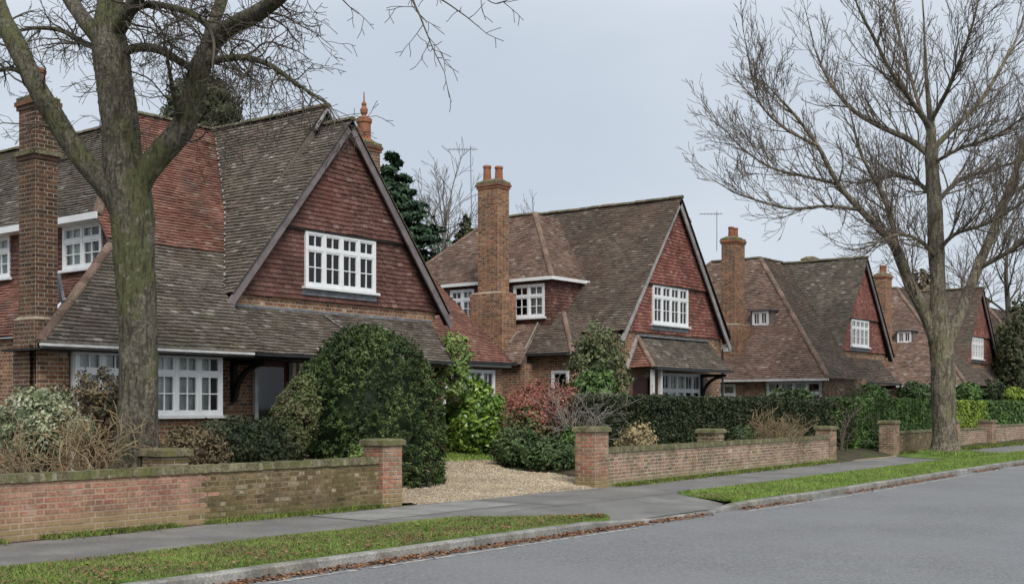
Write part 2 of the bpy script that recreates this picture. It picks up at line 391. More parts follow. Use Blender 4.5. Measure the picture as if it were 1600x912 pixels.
# ------------------------------------------------------------------ laying tiles and bricks on planes
class Fr: pass
def frame(poly, hint=None):
    P = np.asarray(poly, float); f = Fr()
    n = np.zeros(3)
    for i in range(len(P)):
        a, b = P[i], P[(i + 1) % len(P)]
        n += np.cross(a, b)
    n /= np.linalg.norm(n)
    h = np.array([0, 0, 1.0]) if hint is None else np.asarray(hint, float)
    if n @ h < 0: n = -n
    d = np.array([0, 0, -1.0]) + n * n[2]; d /= np.linalg.norm(d)
    f.n, f.d, f.e = n, d, np.cross(-d, n)
    f.o = P[0]
    f.st = np.stack([(P - f.o) @ f.e, (P - f.o) @ f.d], 1)
    return f
def to3(f, s, t, h):
    s, t, h = np.broadcast_arrays(np.asarray(s, float), np.asarray(t, float), np.asarray(h, float))
    return f.o + s[..., None] * f.e + t[..., None] * f.d + h[..., None] * f.n
def row_iv(st, tm):
    xs = []
    for i in range(len(st)):
        (s0, t0), (s1, t1) = st[i], st[(i + 1) % len(st)]
        if (t0 <= tm) != (t1 <= tm): xs.append(s0 + (s1 - s0) * (tm - t0) / (t1 - t0))
    xs.sort()
    return [(xs[i], xs[i + 1]) for i in range(0, len(xs) - 1, 2)]
def sub_iv(iv, a, b):
    out = []
    for (s, e) in iv:
        if b <= s or a >= e: out.append((s, e)); continue
        if a > s: out.append((s, a))
        if b < e: out.append((b, e))
    return out
def lay(f, w, g, holes=(), bond='half', jit=.0):
    """-> pieces array (s0, s1, t0, t1) and backing rows"""
    tmin, tmax = f.st[:, 1].min(), f.st[:, 1].max()
    pcs, rows = [], []
    k = 0; t1 = tmax
    while t1 > tmin + g * .2:
        t0 = max(t1 - g, tmin); tm = (t0 + t1) / 2
        iv = row_iv(f.st, tm)
        for h in holes:
            if h[2] < tm < h[3]: iv = sub_iv(iv, h[0], h[1])
        for (a, b) in iv:
            if b - a < .02: continue
            rows.append((a, b, t0, t1))
            if bond == 'half':
                off = (k % 2) * w / 2 + random.uniform(-jit, jit)
                i0 = math.floor((a - off) / w) + 1
                ed = [a]
                p = off + i0 * w
                while p < b - .2 * w:
                    if p > a + .2 * w: ed.append(p + random.uniform(-jit, jit) * .3)
                    p += w
                ed.append(b)
            else:      # flemish: stretcher, header in turn
                per = w * 1.5
                off = (k % 2) * per / 2
                p = math.floor((a - off) / per) * per + off
                ed = [a]
                while p < b:
                    for q in (p, p + w):
                        if a + .04 < q < b - .04: ed.append(q)
                    p += per
                ed.append(b)
            for i in range(len(ed) - 1): pcs.append((ed[i], ed[i + 1], t0, t1))
        t1 -= g; k += 1
    return np.array(pcs).reshape(-1, 4), np.array(rows).reshape(-1, 4)
def rows_mesh(name, f, rows, h=-.004):
    n = len(rows); a, b, t0, t1 = rows.T
    V = np.stack([to3(f, a, t1, h), to3(f, b, t1, h), to3(f, b, t0, h), to3(f, a, t0, h)], 1)
    return np_mesh(name, V, [np.arange(4 * n).reshape(-1, 4)])
def tile_arrays(f, pcs, th=.016, jit=1.0, ov=.02):
    th = th * 1.55
    n = len(pcs); s0, s1, t0, t1 = pcs.T
    gp = .0025
    s0, s1 = s0 + gp, s1 - gp
    sag = .012 * np.sin(s0 * 1.7 + 1.0) * np.sin(t0 * 1.3 + 2.0) + .008 * np.sin(s0 * .6 + t0 * .9)
    h1 = th + RNG.normal(0, .0035 * jit, n) + sag + .008
    h1b = h1 + RNG.normal(0, .002 * jit, n)
    lift = RNG.random(n) < .02 * jit
    h1 = h1 + lift * .012
    h0 = np.full(n, .003) + sag
    wv = (.010 * np.sin(s0 * 2.1 + t1 * 3.0) + .007 * np.sin(s0 * 5.3 + t1 * 7.1)) * jit
    t0 = t0 + wv; t1 = t1 + wv
    tj = t1 + RNG.normal(0, .0035 * jit, n); tj2 = tj + RNG.normal(0, .0025 * jit, n)
    a = to3(f, s0, t0 - ov, h0); b = to3(f, s1, t0 - ov, h0)
    c = to3(f, s1, tj2, h1b); d = to3(f, s0, tj, h1)
    e = to3(f, s0, tj, sag - .004); g = to3(f, s1, tj2, sag - .004)
    V = np.stack([a, b, c, d, e, g], 1).reshape(-1, 3)
    k = np.arange(n)[:, None] * 6
    quads = np.concatenate([k + np.array([3, 2, 1, 0]), k + np.array([4, 5, 2, 3])])
    tris = np.concatenate([k + np.array([0, 4, 3]), k + np.array([1, 2, 5])])
    rr = RNG.random(n) * .8
    rr[RNG.random(n) < .028] = 1.0
    return V, [quads, tris], np.repeat(rr, 6)
def brick_arrays(f, pcs, mort=.018, dep=.0035):
    n = len(pcs); s0, s1, t0, t1 = pcs.T
    m = mort / 2
    s0, s1, t0, t1 = s0 + m, s1 - m, t0 + m, t1 - m
    h = dep + RNG.normal(0, .0016, n)
    c = .003
    j = RNG.normal(0, .0015, (n, 4))
    b = [to3(f, s0, t1, -.006), to3(f, s1, t1, -.006), to3(f, s1, t0, -.006), to3(f, s0, t0, -.006)]
    t = [to3(f, s0 + c + j[:, 0] * .5, t1 - c, h), to3(f, s1 - c, t1 - c + j[:, 1] * .5, h), to3(f, s1 - c, t0 + c, h), to3(f, s0 + c, t0 + c + j[:, 2] * .5, h)]
    V = np.stack(b + t, 1).reshape(-1, 3)
    k = np.arange(n)[:, None] * 8
    quads = np.concatenate([k + np.array(q) for q in ([4, 5, 6, 7], [0, 1, 5, 4], [1, 2, 6, 5], [2, 3, 7, 6], [3, 0, 4, 7])])
    return V, [quads], np.repeat(RNG.random(n), 8)

UNIT = {}
def unit_piece(kind, matname, k, w, hgt, th):
    key = (kind, matname, k, round(w, 3), round(hgt, 3))
    if key in UNIT: return UNIT[key]
    r = (k + .5) / 10
    jr = lambda a: random.uniform(-a, a)
    if kind == 'brick':
        c = .003
        V = [(0, 0, -.006), (w, 0, -.006), (w, hgt, -.006), (0, hgt, -.006), (c + jr(.001), c + jr(.0015), th), (w - c, c + jr(.0015), th), (w - c + jr(.001), hgt - c, th), (c, hgt - c + jr(.0015), th)]
        F = [(4, 5, 6, 7), (0, 1, 5, 4), (1, 2, 6, 5), (2, 3, 7, 6), (3, 0, 4, 7)]
    else:
        j = jr(.004)
        V = [(0, hgt + .02, .004), (w, hgt + .02, .004), (w, j, th), (0, 0, th + j), (0, 0, -.005), (w, j, -.005)]
        F = [(3, 2, 1, 0), (4, 5, 2, 3), (0, 4, 3), (1, 2, 5)]
    mb = MB(); mb.add(V, F, r * (.8 if kind == 'tile' else 1))
    me = mb.mesh(kind); me.materials.append(MAT[matname]); UNIT[key] = me
    return me
def piece_objs(name, f, pcs, kind, matname, parent, th):
    l = LOC.get(parent.name)
    for (s0, s1, t0, t1) in pcs:
        m = .009 if kind == 'brick' else .002
        me = unit_piece(kind, matname, random.randrange(10), s1 - s0 - 2 * m, t1 - t0 - (2 * m if kind == 'brick' else 0), th)
        o = bpy.data.objects.new(name, me); COL.objects.link(o)
        p = f.o + f.e * (s0 + m) + f.d * (t1 - (m if kind == 'brick' else 0)) + f.n * random.uniform(-.001, .002)
        M = Matrix.Identity(4)
        for i in range(3): M[i][0], M[i][1], M[i][2], M[i][3] = f.e[i], -f.d[i], f.n[i], p[i]
        o.parent = parent
        if l is not None: o.matrix_parent_inverse = Matrix.Translation(-l)
        o.matrix_basis = M
def split_near(f, pcs, limit):
    if limit <= 0 or not len(pcs): return pcs[:0], pcs
    c = to3(f, (pcs[:, 0] + pcs[:, 1]) / 2, (pcs[:, 2] + pcs[:, 3]) / 2, 0) - CAMP
    dep = c @ AX
    lat = np.abs((c @ RX) / np.maximum(dep, .1) * FPX) - 800
    key = np.linalg.norm(c, axis=1) + np.maximum(lat, 0) * 5
    o = np.argsort(key)
    return pcs[o[:limit]], pcs[o[limit:]]

def roof(parent, poly, mat, w=.165, g=.1, name='roof_slope', hint=None, th=.016, jit=1.0, limit=0, holes=(), tname='roof_tiles'):
    f = frame(poly, hint)
    hs = holes
    pcs, rows = lay(f, w, g, hs, 'half', .012)
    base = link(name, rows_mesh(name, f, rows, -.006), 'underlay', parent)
    near, far = split_near(f, pcs, limit)
    if len(near): piece_objs('tile', f, near, 'tile', mat, base, th * 1.55 + .008)
    V, F, r = tile_arrays(f, far, th, jit)
    link(tname, np_mesh(tname, V, F, r), mat, base, 'stuff')
    return base, f
def hole_on(f, pts):
    P = np.asarray(pts, float); s = (P - f.o) @ f.e; t = (P - f.o) @ f.d
    return (s.min(), s.max(), t.min(), t.max())
def brickwall(parent, poly, mat, hint, holes3=(), name='wall', limit=0, w=.225, g=.075, bond='flemish', mortar='mortar_h'):
    f = frame(poly, hint)
    hs = [hole_on(f, h) for h in holes3]
    pcs, rows = lay(f, w, g, hs, bond)
    base = link(name, rows_mesh(name, f, rows, 0), mortar, parent)
    near, far = split_near(f, pcs, limit)
    if len(near): piece_objs('brick', f, near, 'brick', mat, base, .0035)
    if len(far):
        V, F, r = brick_arrays(f, far)
        link('brickwork', np_mesh('brickwork', V, F, r), mat, base, 'stuff')
    return base
def rect(p, q, z0, z1):
    return [(p[0], p[1], z0), (q[0], q[1], z0), (q[0], q[1], z1), (p[0], p[1], z1)]

RIDGE_ME = {}
def ridge_line(parent, p, q, r=.105, step=.42, mat='ridge', name='ridge_tile', drop=.03):
    """half round tiles end to end along a ridge or hip"""
    p, q = np.asarray(p, float), np.asarray(q, float)
    d = q - p; L = np.linalg.norm(d); d /= L; n = max(1, round(L / step)); s = L / n
    key = (mat, round(r, 3), round(s, 3))
    if key not in RIDGE_ME:
        k_ = 7; V = []; F = []
        for x in (0, 1.03 * s):
            for k in range(k_):
                a = math.pi * (k / (k_ - 1)); rr = r if x == 0 else r * 1.06
                V.append((x, math.cos(a) * rr, math.sin(a) * rr * .8))
        for k in range(k_ - 1): F.append((k, k + 1, k_ + k + 1, k_ + k))
        F += [tuple(range(k_))[::-1], tuple(range(k_, 2 * k_))]
        RIDGE_ME[key] = []
        for k in range(4):
            m2 = MB(); m2.add(V, F, (k + .5) / 4); me = m2.mesh('ridge_tile'); me.materials.append(MAT[mat]); RIDGE_ME[key].append(me)
    sx = np.cross(np.array([0, 0, 1.0]), d); sx /= np.linalg.norm(sx); u = np.cross(d, sx)
    l = LOC.get(parent.name)
    for i in range(n):
        o = bpy.data.objects.new(name, random.choice(RIDGE_ME[key])); COL.objects.link(o)
        c = p + d * s * i - u * drop + u * random.uniform(-.010, .010)
        M = Matrix.Identity(4)
        for j in range(3): M[j][0], M[j][1], M[j][2], M[j][3] = d[j], sx[j], u[j], c[j]
        o.parent = parent
        if l is not None: o.matrix_parent_inverse = Matrix.Translation(-l)
        o.matrix_basis = M

# ------------------------------------------------------------------ windows and other house parts
def window(house, o, e, n, Wd, Ht, cols, tfrac=.34, tg=(2, 1), bg=(2, 2), sill=True, curtain=.6, depth=1.6, seed=1, proud=.02, name='window', frame_mat='white'):
    """o = lower left corner on the wall face seen from outside, e = along, n = outward"""
    rr = random.Random(seed)
    o, e, n = (np.asarray(q, float) for q in (o, e, n)); u = np.array([0, 0, 1.0])
    fw = .064
    fr = MB()
    def bx(mb, a, b, c): mb.obox(o, e, u, n, a, b, c)
    # outer frame, mullions, transom
    bx(fr, (0, Wd), (0, fw), (-.08, proud)); bx(fr, (0, Wd), (Ht - fw, Ht), (-.08, proud))
    bx(fr, (0, fw), (fw, Ht - fw), (-.08, proud)); bx(fr, (Wd - fw, Wd), (fw, Ht - fw), (-.08, proud))
    cw = (Wd - fw) / cols
    for i in range(1, cols): bx(fr, (cw * i, cw * i + fw), (fw, Ht - fw), (-.08, proud))
    zt = Ht * (1 - tfrac)
    if tfrac > 0:
        for i in range(cols): bx(fr, (cw * i + fw, cw * (i + 1)), (zt - fw / 2, zt + fw / 2), (-.08, proud - .004))
    win = fr.build(name, frame_mat, house)
    if sill:
        sm = MB(); bx(sm, (-.07, Wd + .07), (-.055, -.002), (-.06, .09)); sm.build('sill', frame_mat, win)
    for i in range(cols):
        a0, a1 = cw * i + fw, cw * (i + 1)
        zs = [(fw, (zt - fw / 2) if tfrac > 0 else Ht - fw, bg)]
        if tfrac > 0: zs.append((zt + fw / 2, Ht - fw, tg))
        for (z0, z1, gr) in zs:
            c = MB(); cf = .034; p0, p1 = -.055, proud - .014
            bx(c, (a0, a1), (z0, z0 + cf), (p0, p1)); bx(c, (a0, a1), (z1 - cf, z1), (p0, p1))
            bx(c, (a0, a0 + cf), (z0 + cf, z1 - cf), (p0, p1)); bx(c, (a1 - cf, a1), (z0 + cf, z1 - cf), (p0, p1))
            nx, nzv = gr
            A = np.linspace(a0 + cf, a1 - cf, nx + 1); B = np.linspace(z0 + cf, z1 - cf, nzv + 1)
            bw = .011
            for q in A[1:-1]: bx(c, (q - bw, q + bw), (B[0], B[-1]), (-.038, p1 - .006))
            for q in B[1:-1]: bx(c, (A[0], A[-1]), (q - bw, q + bw), (-.036, p1 - .008))
            c.build('casement', frame_mat, win)
            for ia in range(nx):
                for ib in range(nzv):
                    pm = MB()
                    t1, t2 = rr.uniform(-.0018, .0018), rr.uniform(-.0018, .0018)
                    pts = []
                    for (aa, bb, dd) in ((A[ia], B[ib], t1), (A[ia + 1], B[ib], -t1 + t2), (A[ia + 1], B[ib + 1], t1), (A[ia], B[ib + 1], -t2)):
                        pts.append(o + e * aa + u * bb + n * (-.03 + dd))
                    pm.add(pts, [(0, 1, 2, 3)])
                    pm.build('pane', 'glass', win)
    # dim room behind the glass
    rm = MB(); P = lambda a, b, c: o + e * a + u * b + n * c
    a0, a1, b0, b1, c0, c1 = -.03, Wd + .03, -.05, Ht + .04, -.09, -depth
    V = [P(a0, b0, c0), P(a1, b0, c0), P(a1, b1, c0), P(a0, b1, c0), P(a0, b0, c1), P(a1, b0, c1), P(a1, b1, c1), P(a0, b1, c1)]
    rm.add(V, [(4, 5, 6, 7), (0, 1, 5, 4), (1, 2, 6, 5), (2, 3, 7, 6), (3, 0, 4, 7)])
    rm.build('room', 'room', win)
    if curtain > 0:
        for i in range(cols):
            if rr.random() > curtain: continue
            a0, a1 = cw * i + fw * .5, cw * (i + 1) + fw * .5
            side = rr.random()
            if cols > 1 and side < .45: a1 = a0 + (a1 - a0) * rr.uniform(.35, .7)
            k = 22; V = []; F = []
            for j in range(k):
                a = a0 + (a1 - a0) * j / (k - 1); c = -.115 + .018 * math.sin(j * 1.9 + i) + .012 * math.sin(j * .7)
                V += [P(a, 0.0, c), P(a, Ht, c)]
            for j in range(k - 1): F.append((2 * j, 2 * j + 2, 2 * j + 3, 2 * j + 1))
            cm = MB(); cm.add(V, F); cm.build('curtain', 'curtain', win, smooth=True)
    return win

def chimney(house, lo, hi, mat='brick_chim', limit=0, bands=(), pots=(), potr=.13, poth=.5, cap=.12, name='chimney_stack', base=None):
    """brick stack with oversailing courses, flaunching and pots; base = (lo, hi, z top) wider breast"""
    x0, y0, z0 = lo; x1, y1, z1 = hi
    core = MB(); core.box((x0 + .004, y0 + .004, z0), (x1 - .004, y1 - .004, z1))
    if base: core.box((base[0][0] + .004, base[0][1] + .004, z0), (base[1][0] - .004, base[1][1] - .004, base[2]))
    st = core.build(name, 'mortar_h', house)
    def ring(ax0, ay0, ax1, ay1, za, zb, lim):
        faces = [([(ax0, ay0, za), (ax0, ay1, za), (ax0, ay1, zb), (ax0, ay0, zb)], (-1, 0, 0)), ([(ax0, ay0, za), (ax1, ay0, za), (ax1, ay0, zb), (ax0, ay0, zb)], (0, -1, 0)),
                 ([(ax1, ay0, za), (ax1, ay1, za), (ax1, ay1, zb), (ax1, ay0, zb)], (1, 0, 0)), ([(ax0, ay1, za), (ax1, ay1, za), (ax1, ay1, zb), (ax0, ay1, zb)], (0, 1, 0))]
        AV, AF, AR, b = [], [], [], 0
        for i, (pl, h) in enumerate(faces):
            f = frame(pl, h); pcs, _ = lay(f, .225, .075, (), 'flemish')
            near, far = split_near(f, pcs, lim if i < 2 else 0)
            if len(near): piece_objs('brick', f, near, 'brick', mat, st, .0035)
            if len(far):
                V, F, r = brick_arrays(f, far); AV.append(V); AF.append(F[0] + b); AR.append(r); b += len(V)
        if AV: link('brickwork', np_mesh('brickwork', np.concatenate(AV), [np.concatenate(AF)], np.concatenate(AR)), mat, st, 'stuff')
    if base:
        ring(base[0][0], base[0][1], base[1][0], base[1][1], z0, base[2], limit // 2)
        ring(x0, y0, x1, y1, base[2], z1 - cap * 2, limit // 2)
        # sloped weathering between breast and stack
        sm = MB(); b0, b1, zt = base
        sm.add([(b0[0], b0[1], zt), (b1[0], b0[1], zt), (b1[0], b1[1], zt), (b0[0], b1[1], zt), (x0, y0, zt + .05), (x1, y0, zt + .05), (x1, y1, zt + .05), (x0, y1, zt + .05)],
               [(0, 1, 5, 4), (1, 2, 6, 5), (2, 3, 7, 6), (3, 0, 4, 7)])
        sm.build('weathering', 'mortar_h', st)
    else:
        ring(x0, y0, x1, y1, z0, z1 - cap * 2, limit // 2)
    for k, ex in enumerate((.03, .055, .03)):
        m = MB(); za = z1 - cap * 2 + k * .075
        m.box((x0 - ex, y0 - ex, za + .002), (x1 + ex, y1 + ex, za + .073), random.random())
        m.build('oversailing_course', mat if k < 2 else 'coping', st)
    for zb in bands:
        for k, ex in enumerate((.03, .06)):
            m = MB(); m.box((x0 - ex, y0 - ex, zb + k * .075), (x1 + ex, y1 + ex, zb + .073 + k * .075), random.random())
            m.build('band_course', 'coping' if k else mat, st)
    fl = MB(); cx, cy = (x0 + x1) / 2, (y0 + y1) / 2
    za = z1 - cap * 2 + .22
    fl.add([(x0, y0, za), (x1, y0, za), (x1, y1, za), (x0, y1, za), (x0 + .12, y0 + .12, za + .09), (x1 - .12, y0 + .12, za + .09), (x1 - .12, y1 - .12, za + .09), (x0 + .12, y1 - .12, za + .09)],
           [(0, 1, 5, 4), (1, 2, 6, 5), (2, 3, 7, 6), (3, 0, 4, 7), (4, 5, 6, 7)])
    fl.build('flaunching', 'coping', st)
    for (px_, py_, ph) in pots:
        m = MB(); m.lathe((px_, py_, za + .02), [(potr * 1.05, 0), (potr, .06), (potr * .86, ph * .82), (potr * 1.0, ph * .84), (potr * 1.04, ph * .93), (potr * .9, ph), (potr * .7, ph), (potr * .68, ph - .12)], 14)
        m.build('chimney_pot', 'terracotta', st, smooth=False)
    return st

def gable(house, Xc, hw, zb, zap, zj, Y, win, mat='hang', barge='barge', limit=0, seed=3, ov=.28, slope=None):
    """tile hung gable in the plane Y: lower zone, jettied upper zone, bargeboards; win = (x0, x1, z0, z1)"""
    sl = (zap - zb) / hw
    xj = hw - (zj - zb) / sl
    hole = [(win[0], Y, win[2]), (win[1], Y, win[3])]
    low = [(Xc - hw, Y, zb), (Xc + hw, Y, zb), (Xc + xj, Y, zj), (Xc - xj, Y, zj)]
    f = frame(low, (0, -1, 0))
    roof(house, low, mat, name='tile_hanging', hint=(0, -1, 0), holes=[hole_on(f, hole)], limit=limit, th=.013, tname='hanging_tiles')
    up = [(Xc - xj - .02, Y - .07, zj - .05), (Xc + xj + .02, Y - .07, zj - .05), (Xc, Y - .07, zap)]
    roof(house, up, mat, name='tile_hanging', hint=(0, -1, 0), th=.013, limit=limit // 3, tname='hanging_tiles')
    m = MB(); m.box((Xc - xj, Y - .085, zj - .10), (Xc + xj, Y - .01, zj - .055)); m.build('jetty_board', 'black_timber', house)
    # bargeboards
    dx, dz = hw + ov, (hw + ov) * sl
    for s in (-1, 1):
        p = np.array([Xc, Y - .2, zap + .06]); q = np.array([Xc + s * dx, Y - .2, zap + .06 - dz])
        d = (q - p) / np.linalg.norm(q - p); nrm = np.cross(d, (0, 1, 0)) * s
        b = MB(); b.obox(p + nrm * 0, d, nrm, (0, -1, 0), (0.0, np.linalg.norm(q - p)), (-.165, -.004), (0, .045))
        b.build('bargeboard', barge, house)
        sf = MB(); sf.obox(p, d, nrm, (0, -1, 0), (.06, np.linalg.norm(q - p) - .02), (-.075, -.05), (-.19, -.003)); sf.build('soffit', 'black_timber', house)
    apn = MB(); apn.box((win[0] - .05, Y - .05, win[2] - .19), (win[1] + .05, Y - .012, win[2] - .06)); apn.build('lead_apron', 'lead', house)
    window(house, (win[0], Y - .05, win[2]), (1, 0, 0), (0, -1, 0), win[1] - win[0], win[3] - win[2], 4, .32, (2, 1), (2, 2), seed=seed, curtain=.55)

def bracket(house, X, Yw, Yo, zt, h=.85, mat='black_timber'):
    m = MB(); m.box((X - .05, Yw - .11, zt - h), (X + .05, Yw, zt))
    m.box((X - .045, Yo, zt - .1), (X + .045, Yw - .11, zt))
    n = 7
    for i in range(n):
        a0, a1 = math.pi / 2 * i / n, math.pi / 2 * (i + 1) / n
        def c(a):
            return (X, Yw - .11 - (Yw - .11 - Yo - .06) * (1 - math.cos(a)) * .9, zt - h + .1 + (h - .2) * math.sin(a))
        m.bar(c(a0), c(a1), .08, .1, up=(1, 0, 0))
    return m.build('bracket', mat, house)
def gutter(house, p, q, r=.055, mat='gutter'):
    m = MB(); m.bar(p, q, r * 2, r * 1.6); return m.build('gutter', mat, house)
def fascia(house, p, q, h=.12, mat='white', t=.03):
    m = MB(); m.bar(p, q, t, h); return m.build('fascia', mat, house)

# ------------------------------------------------------------------ ground, road, pavement
def drift(X): return float(np.interp(X, [22, 36, 60, 120], [0, .55, 1.0, 1.6]))
KY = 9.65
def ky(X): return KY + drift(X)
def smooth01(a): a = min(max(a, 0.0), 1.0); return a * a * (3 - 2 * a)
def gz(X, Y):
    base = .5 * min(max((Y - 14.0) / 5.0, 0), 1)
    left = .70 - .1 * min(max((Y - 15) / 3, 0), 1)
    k = smooth01((X - 13.4) / 1.5)
    r = .12 * smooth01((X - 21.3) / .6)
    z = left * (1 - k) + base * k + r * (1 - smooth01((Y - 15) / 4))
    return z
def struct(o, kind='structure'): o['kind'] = kind; return o
def sheet(name, rows, mat, kind='structure', parent=None):
    """rows: list of lists of points with equal length"""
    m, n = len(rows), len(rows[0])
    V = [p for r in rows for p in r]
    i = np.arange(m - 1)[:, None] * n; j = np.arange(n - 1)[None, :]
    F = np.stack([i + j, i + j + 1, i + n + j + 1, i + n + j], -1).reshape(-1, 4)
    me = np_mesh(name, V, [F], None, True); o = link(name, me, mat, parent)
    if parent is None or kind != 'structure': o['kind'] = kind
    return o
XS = [-60, -20, 0, 4, 8, 12, 15.2, 15.6, 18.2, 18.6, 20, 22, 25, 28, 32, 36, 40, 44, 50, 60, 80, 120, 200]
sheet('ground', [[(x, y, -.35) for x in (-900, -100, 200, 1200)] for y in (-900, -50, 60, 1200)], 'ground')
sheet('road', [[(x, y - 2 * 0, -.125 + .0) for x in XS] for y in (-14, -4, 4)] + [[(x, ky(x) - .005, -.125) for x in XS]], 'asphalt')
# worn edge line beside the gutter, in separate dashes where it has worn through
line = []
for a, b in ((5, 9.4), (9.6, 15.2), (18.8, 24.5), (24.8, 33), (33.4, 41), (41.3, 60)):
    xs = np.linspace(a, b, 8)
    w0 = random.uniform(-.02, .02)
    sheet('edge_line', [[(x, ky(x) - .31 + w0, -.121) for x in xs], [(x, ky(x) - .235 + w0, -.121) for x in xs]], 'paint')
# pavement, crossover, verge
sheet('pavement', [[(x, 11.6 + drift(x), 0) for x in XS], [(x, 12.4 + drift(x), .008) for x in XS], [(x, 13.66 + drift(x), .012) for x in XS]], 'pave')
sheet('crossover', [[(x, 9.80, -.072) for x in (13, 15, 19, 21.2)], [(x, 10.6, -.03) for x in (13, 15, 19, 21.2)], [(x, 11.602, .003) for x in (13, 15, 19, 21.2)]], 'pave')
for (xa, xb, ya, yb) in ((12.6, 14.4, 12.3, 13.5), (14.42, 16.3, 12.35, 13.5)):
    sheet('pavement_slab', [[(xa, ya, .012), (xb, ya, .012)], [(xa, yb, .016), (xb, yb, .016)]], 'slab')
jm = MB()
for (a, b) in (((15.0, 11.62), (20.3, 11.62)), ((16.5, 11.7), (16.6, 13.5)), ((12.5, 11.7), (12.55, 13.5)), ((20.8, 11.65), (20.9, 13.5))):
    d = np.array([b[0] - a[0], b[1] - a[1]]); L = np.linalg.norm(d); d /= L; nn = np.array([-d[1], d[0]]) * .012
    jm.add([(a[0] - nn[0], a[1] - nn[1], .016), (b[0] - nn[0], b[1] - nn[1], .020), (b[0] + nn[0], b[1] + nn[1], .020), (a[0] + nn[0], a[1] + nn[1], .016)], [(0, 1, 2, 3)])
struct(jm.build('pavement_joint', 'earth_line'))

kr = bpy.data.objects.new('kerb', None); COL.objects.link(kr); struct(kr)
x = 1.0
while x < 75:
    L = .9
    zt0 = zt1 = 0.0
    def kz(X):
        if X < 15.0 or X > 19.1: return 0.0
        if X < 15.9: return -.085 * (X - 15.0) / .9
        if X > 18.2: return -.085 * (19.1 - X) / .9
        return -.085
    a, b = x, x + L - .008
    zt0, zt1 = kz(a) + random.uniform(-.004, .004), kz(b) + random.uniform(-.004, .004)
    ya, yb = ky(a) + random.uniform(-.006, .006), ky(b) + random.uniform(-.006, .006)
    c = .022
    V = [(a, ya, -.2), (b, yb, -.2), (b, yb + .15, -.2), (a, ya + .15, -.2),
         (a, ya + .01, zt0 - c), (b, yb + .01, zt1 - c), (b, yb + .15, zt1), (a, ya + .15, zt0), (a, ya + .01 + c, zt0), (b, yb + .01 + c, zt1)]
    m = MB(); m.add(V, [(0, 1, 5, 4), (4, 5, 9, 8), (8, 9, 6, 7), (1, 2, 6, 9, 5), (0, 4, 8, 7, 3), (2, 3, 7, 6)], random.random())
    m.build('kerb_stone', 'kerb', kr)
    x += L

def bump2(x, y): return math.sin(x * 1.9 + y * .7) * .018 + math.sin(x * .8 - y * 2.3) * .015
def verge(name, x0, x1, taper0=0, taper1=0, far=False):
    n = int((x1 - x0) / .25) + 2
    rows = []
    QS = [0, .03, .15, .3, .5, .7, .85, .97, 1]
    for k in range(9):
        r = []
        for i in range(n):
            X = x0 + (x1 - x0) * i / (n - 1)
            ya, yb = ky(X) + .13, 11.64 + drift(X)
            yb -= (yb - ya) * .92 * (1 - smooth01((x1 - X) / taper1)) if taper1 else 0
            yb -= (yb - ya) * .92 * (1 - smooth01((X - x0) / taper0)) if taper0 else 0
            q = QS[k]; Y = ya + (yb - ya) * q
            mound = .10 * math.exp(-((X - 40.9) ** 2 + (Y - 13.0) ** 2) / 1.6)
            r.append((X, Y, (-.035 if X > 14.6 and X < 19.6 and k == 0 else -.012) if k in (0, 8) else .006 + (.035 + bump2(X, Y)) * math.sin(math.pi * q) + mound))
        rows.append(r)
    return sheet(name, rows, 'lawn')
verge('grass_verge', -10, 15.1, 0, 1.6)
verge('grass_verge', 19.0, 120, 1.4, 0)
# grass mound that has grown over the pavement round the street tree
mr = []
for k in range(9):
    r = []
    for i in range(15):
        X = 38.6 + 5.2 * i / 14; q = k / 8; Y = 11.4 + 2.7 * q + drift(40)
        s = math.sin(math.pi * i / 14) ** .5 if 0 < i < 14 else 0
        r.append((X, Y - (1 - s) * q * 2.0, .02 + .16 * math.exp(-((X - 41) ** 2) / 2.6 - ((Y - 13.2) ** 2) / 1.2) * s))
    mr.append(r)
sheet('grass_mound', mr, 'lawn')
# gardens
gx = np.arange(0, 130, .5); gy = np.concatenate([np.arange(13.55, 24, .35), np.arange(24, 60, 3)])
sheet('garden_ground', [[(X, Y + drift(X), (gz(X, Y) if Y > 14.02 else .02) + bump2(X, Y) * .5 - .02) for X in gx] for Y in gy], 'soil')

# gravel drive
DRV = [(15.12, 13.5), (20.45, 13.5), (20.5, 14.2), (22.6, 14.75), (22.8, 15.35), (21.3, 15.75), (21.2, 16.6), (22.3, 17.7), (21.2, 18.6), (17.0, 18.6), (17.2, 16.5), (15.0, 15.2)]
def inpoly(P, x, y):
    c = False; j = len(P) - 1
    for i in range(len(P)):
        if (P[i][1] > y) != (P[j][1] > y) and x < (P[j][0] - P[i][0]) * (y - P[i][1]) / (P[j][1] - P[i][1]) + P[i][0]: c = not c
        j = i
    return c
def drive_z(X, Y): return -.012 + .05 * smooth01((Y - 13.42) / .45) + (gz(min(max(X, 15.0), 21.2), Y) if Y > 14 else 0) + .008 * math.sin(X * 2.1) * math.sin(Y * 1.7)
dv = []; dq = []; gs = .2; idx = {}
for i in range(45):
    for j in range(28):
        X, Y = 14.6 + i * gs, 13.45 + j * gs
        if inpoly(DRV, X + gs / 2, Y + gs / 2):
            q = []
            for (a, b) in ((i, j), (i + 1, j), (i + 1, j + 1), (i, j + 1)):
                if (a, b) not in idx:
                    xx, yy = 14.6 + a * gs, 13.45 + b * gs
                    idx[(a, b)] = len(dv); dv.append((xx, yy, drive_z(xx, yy)))
                q.append(idx[(a, b)])
            dq.append(q)
drv = link('gravel_drive', np_mesh('gravel_drive', dv, [np.array(dq)], None, True), 'gravel_bed'); struct(drv)
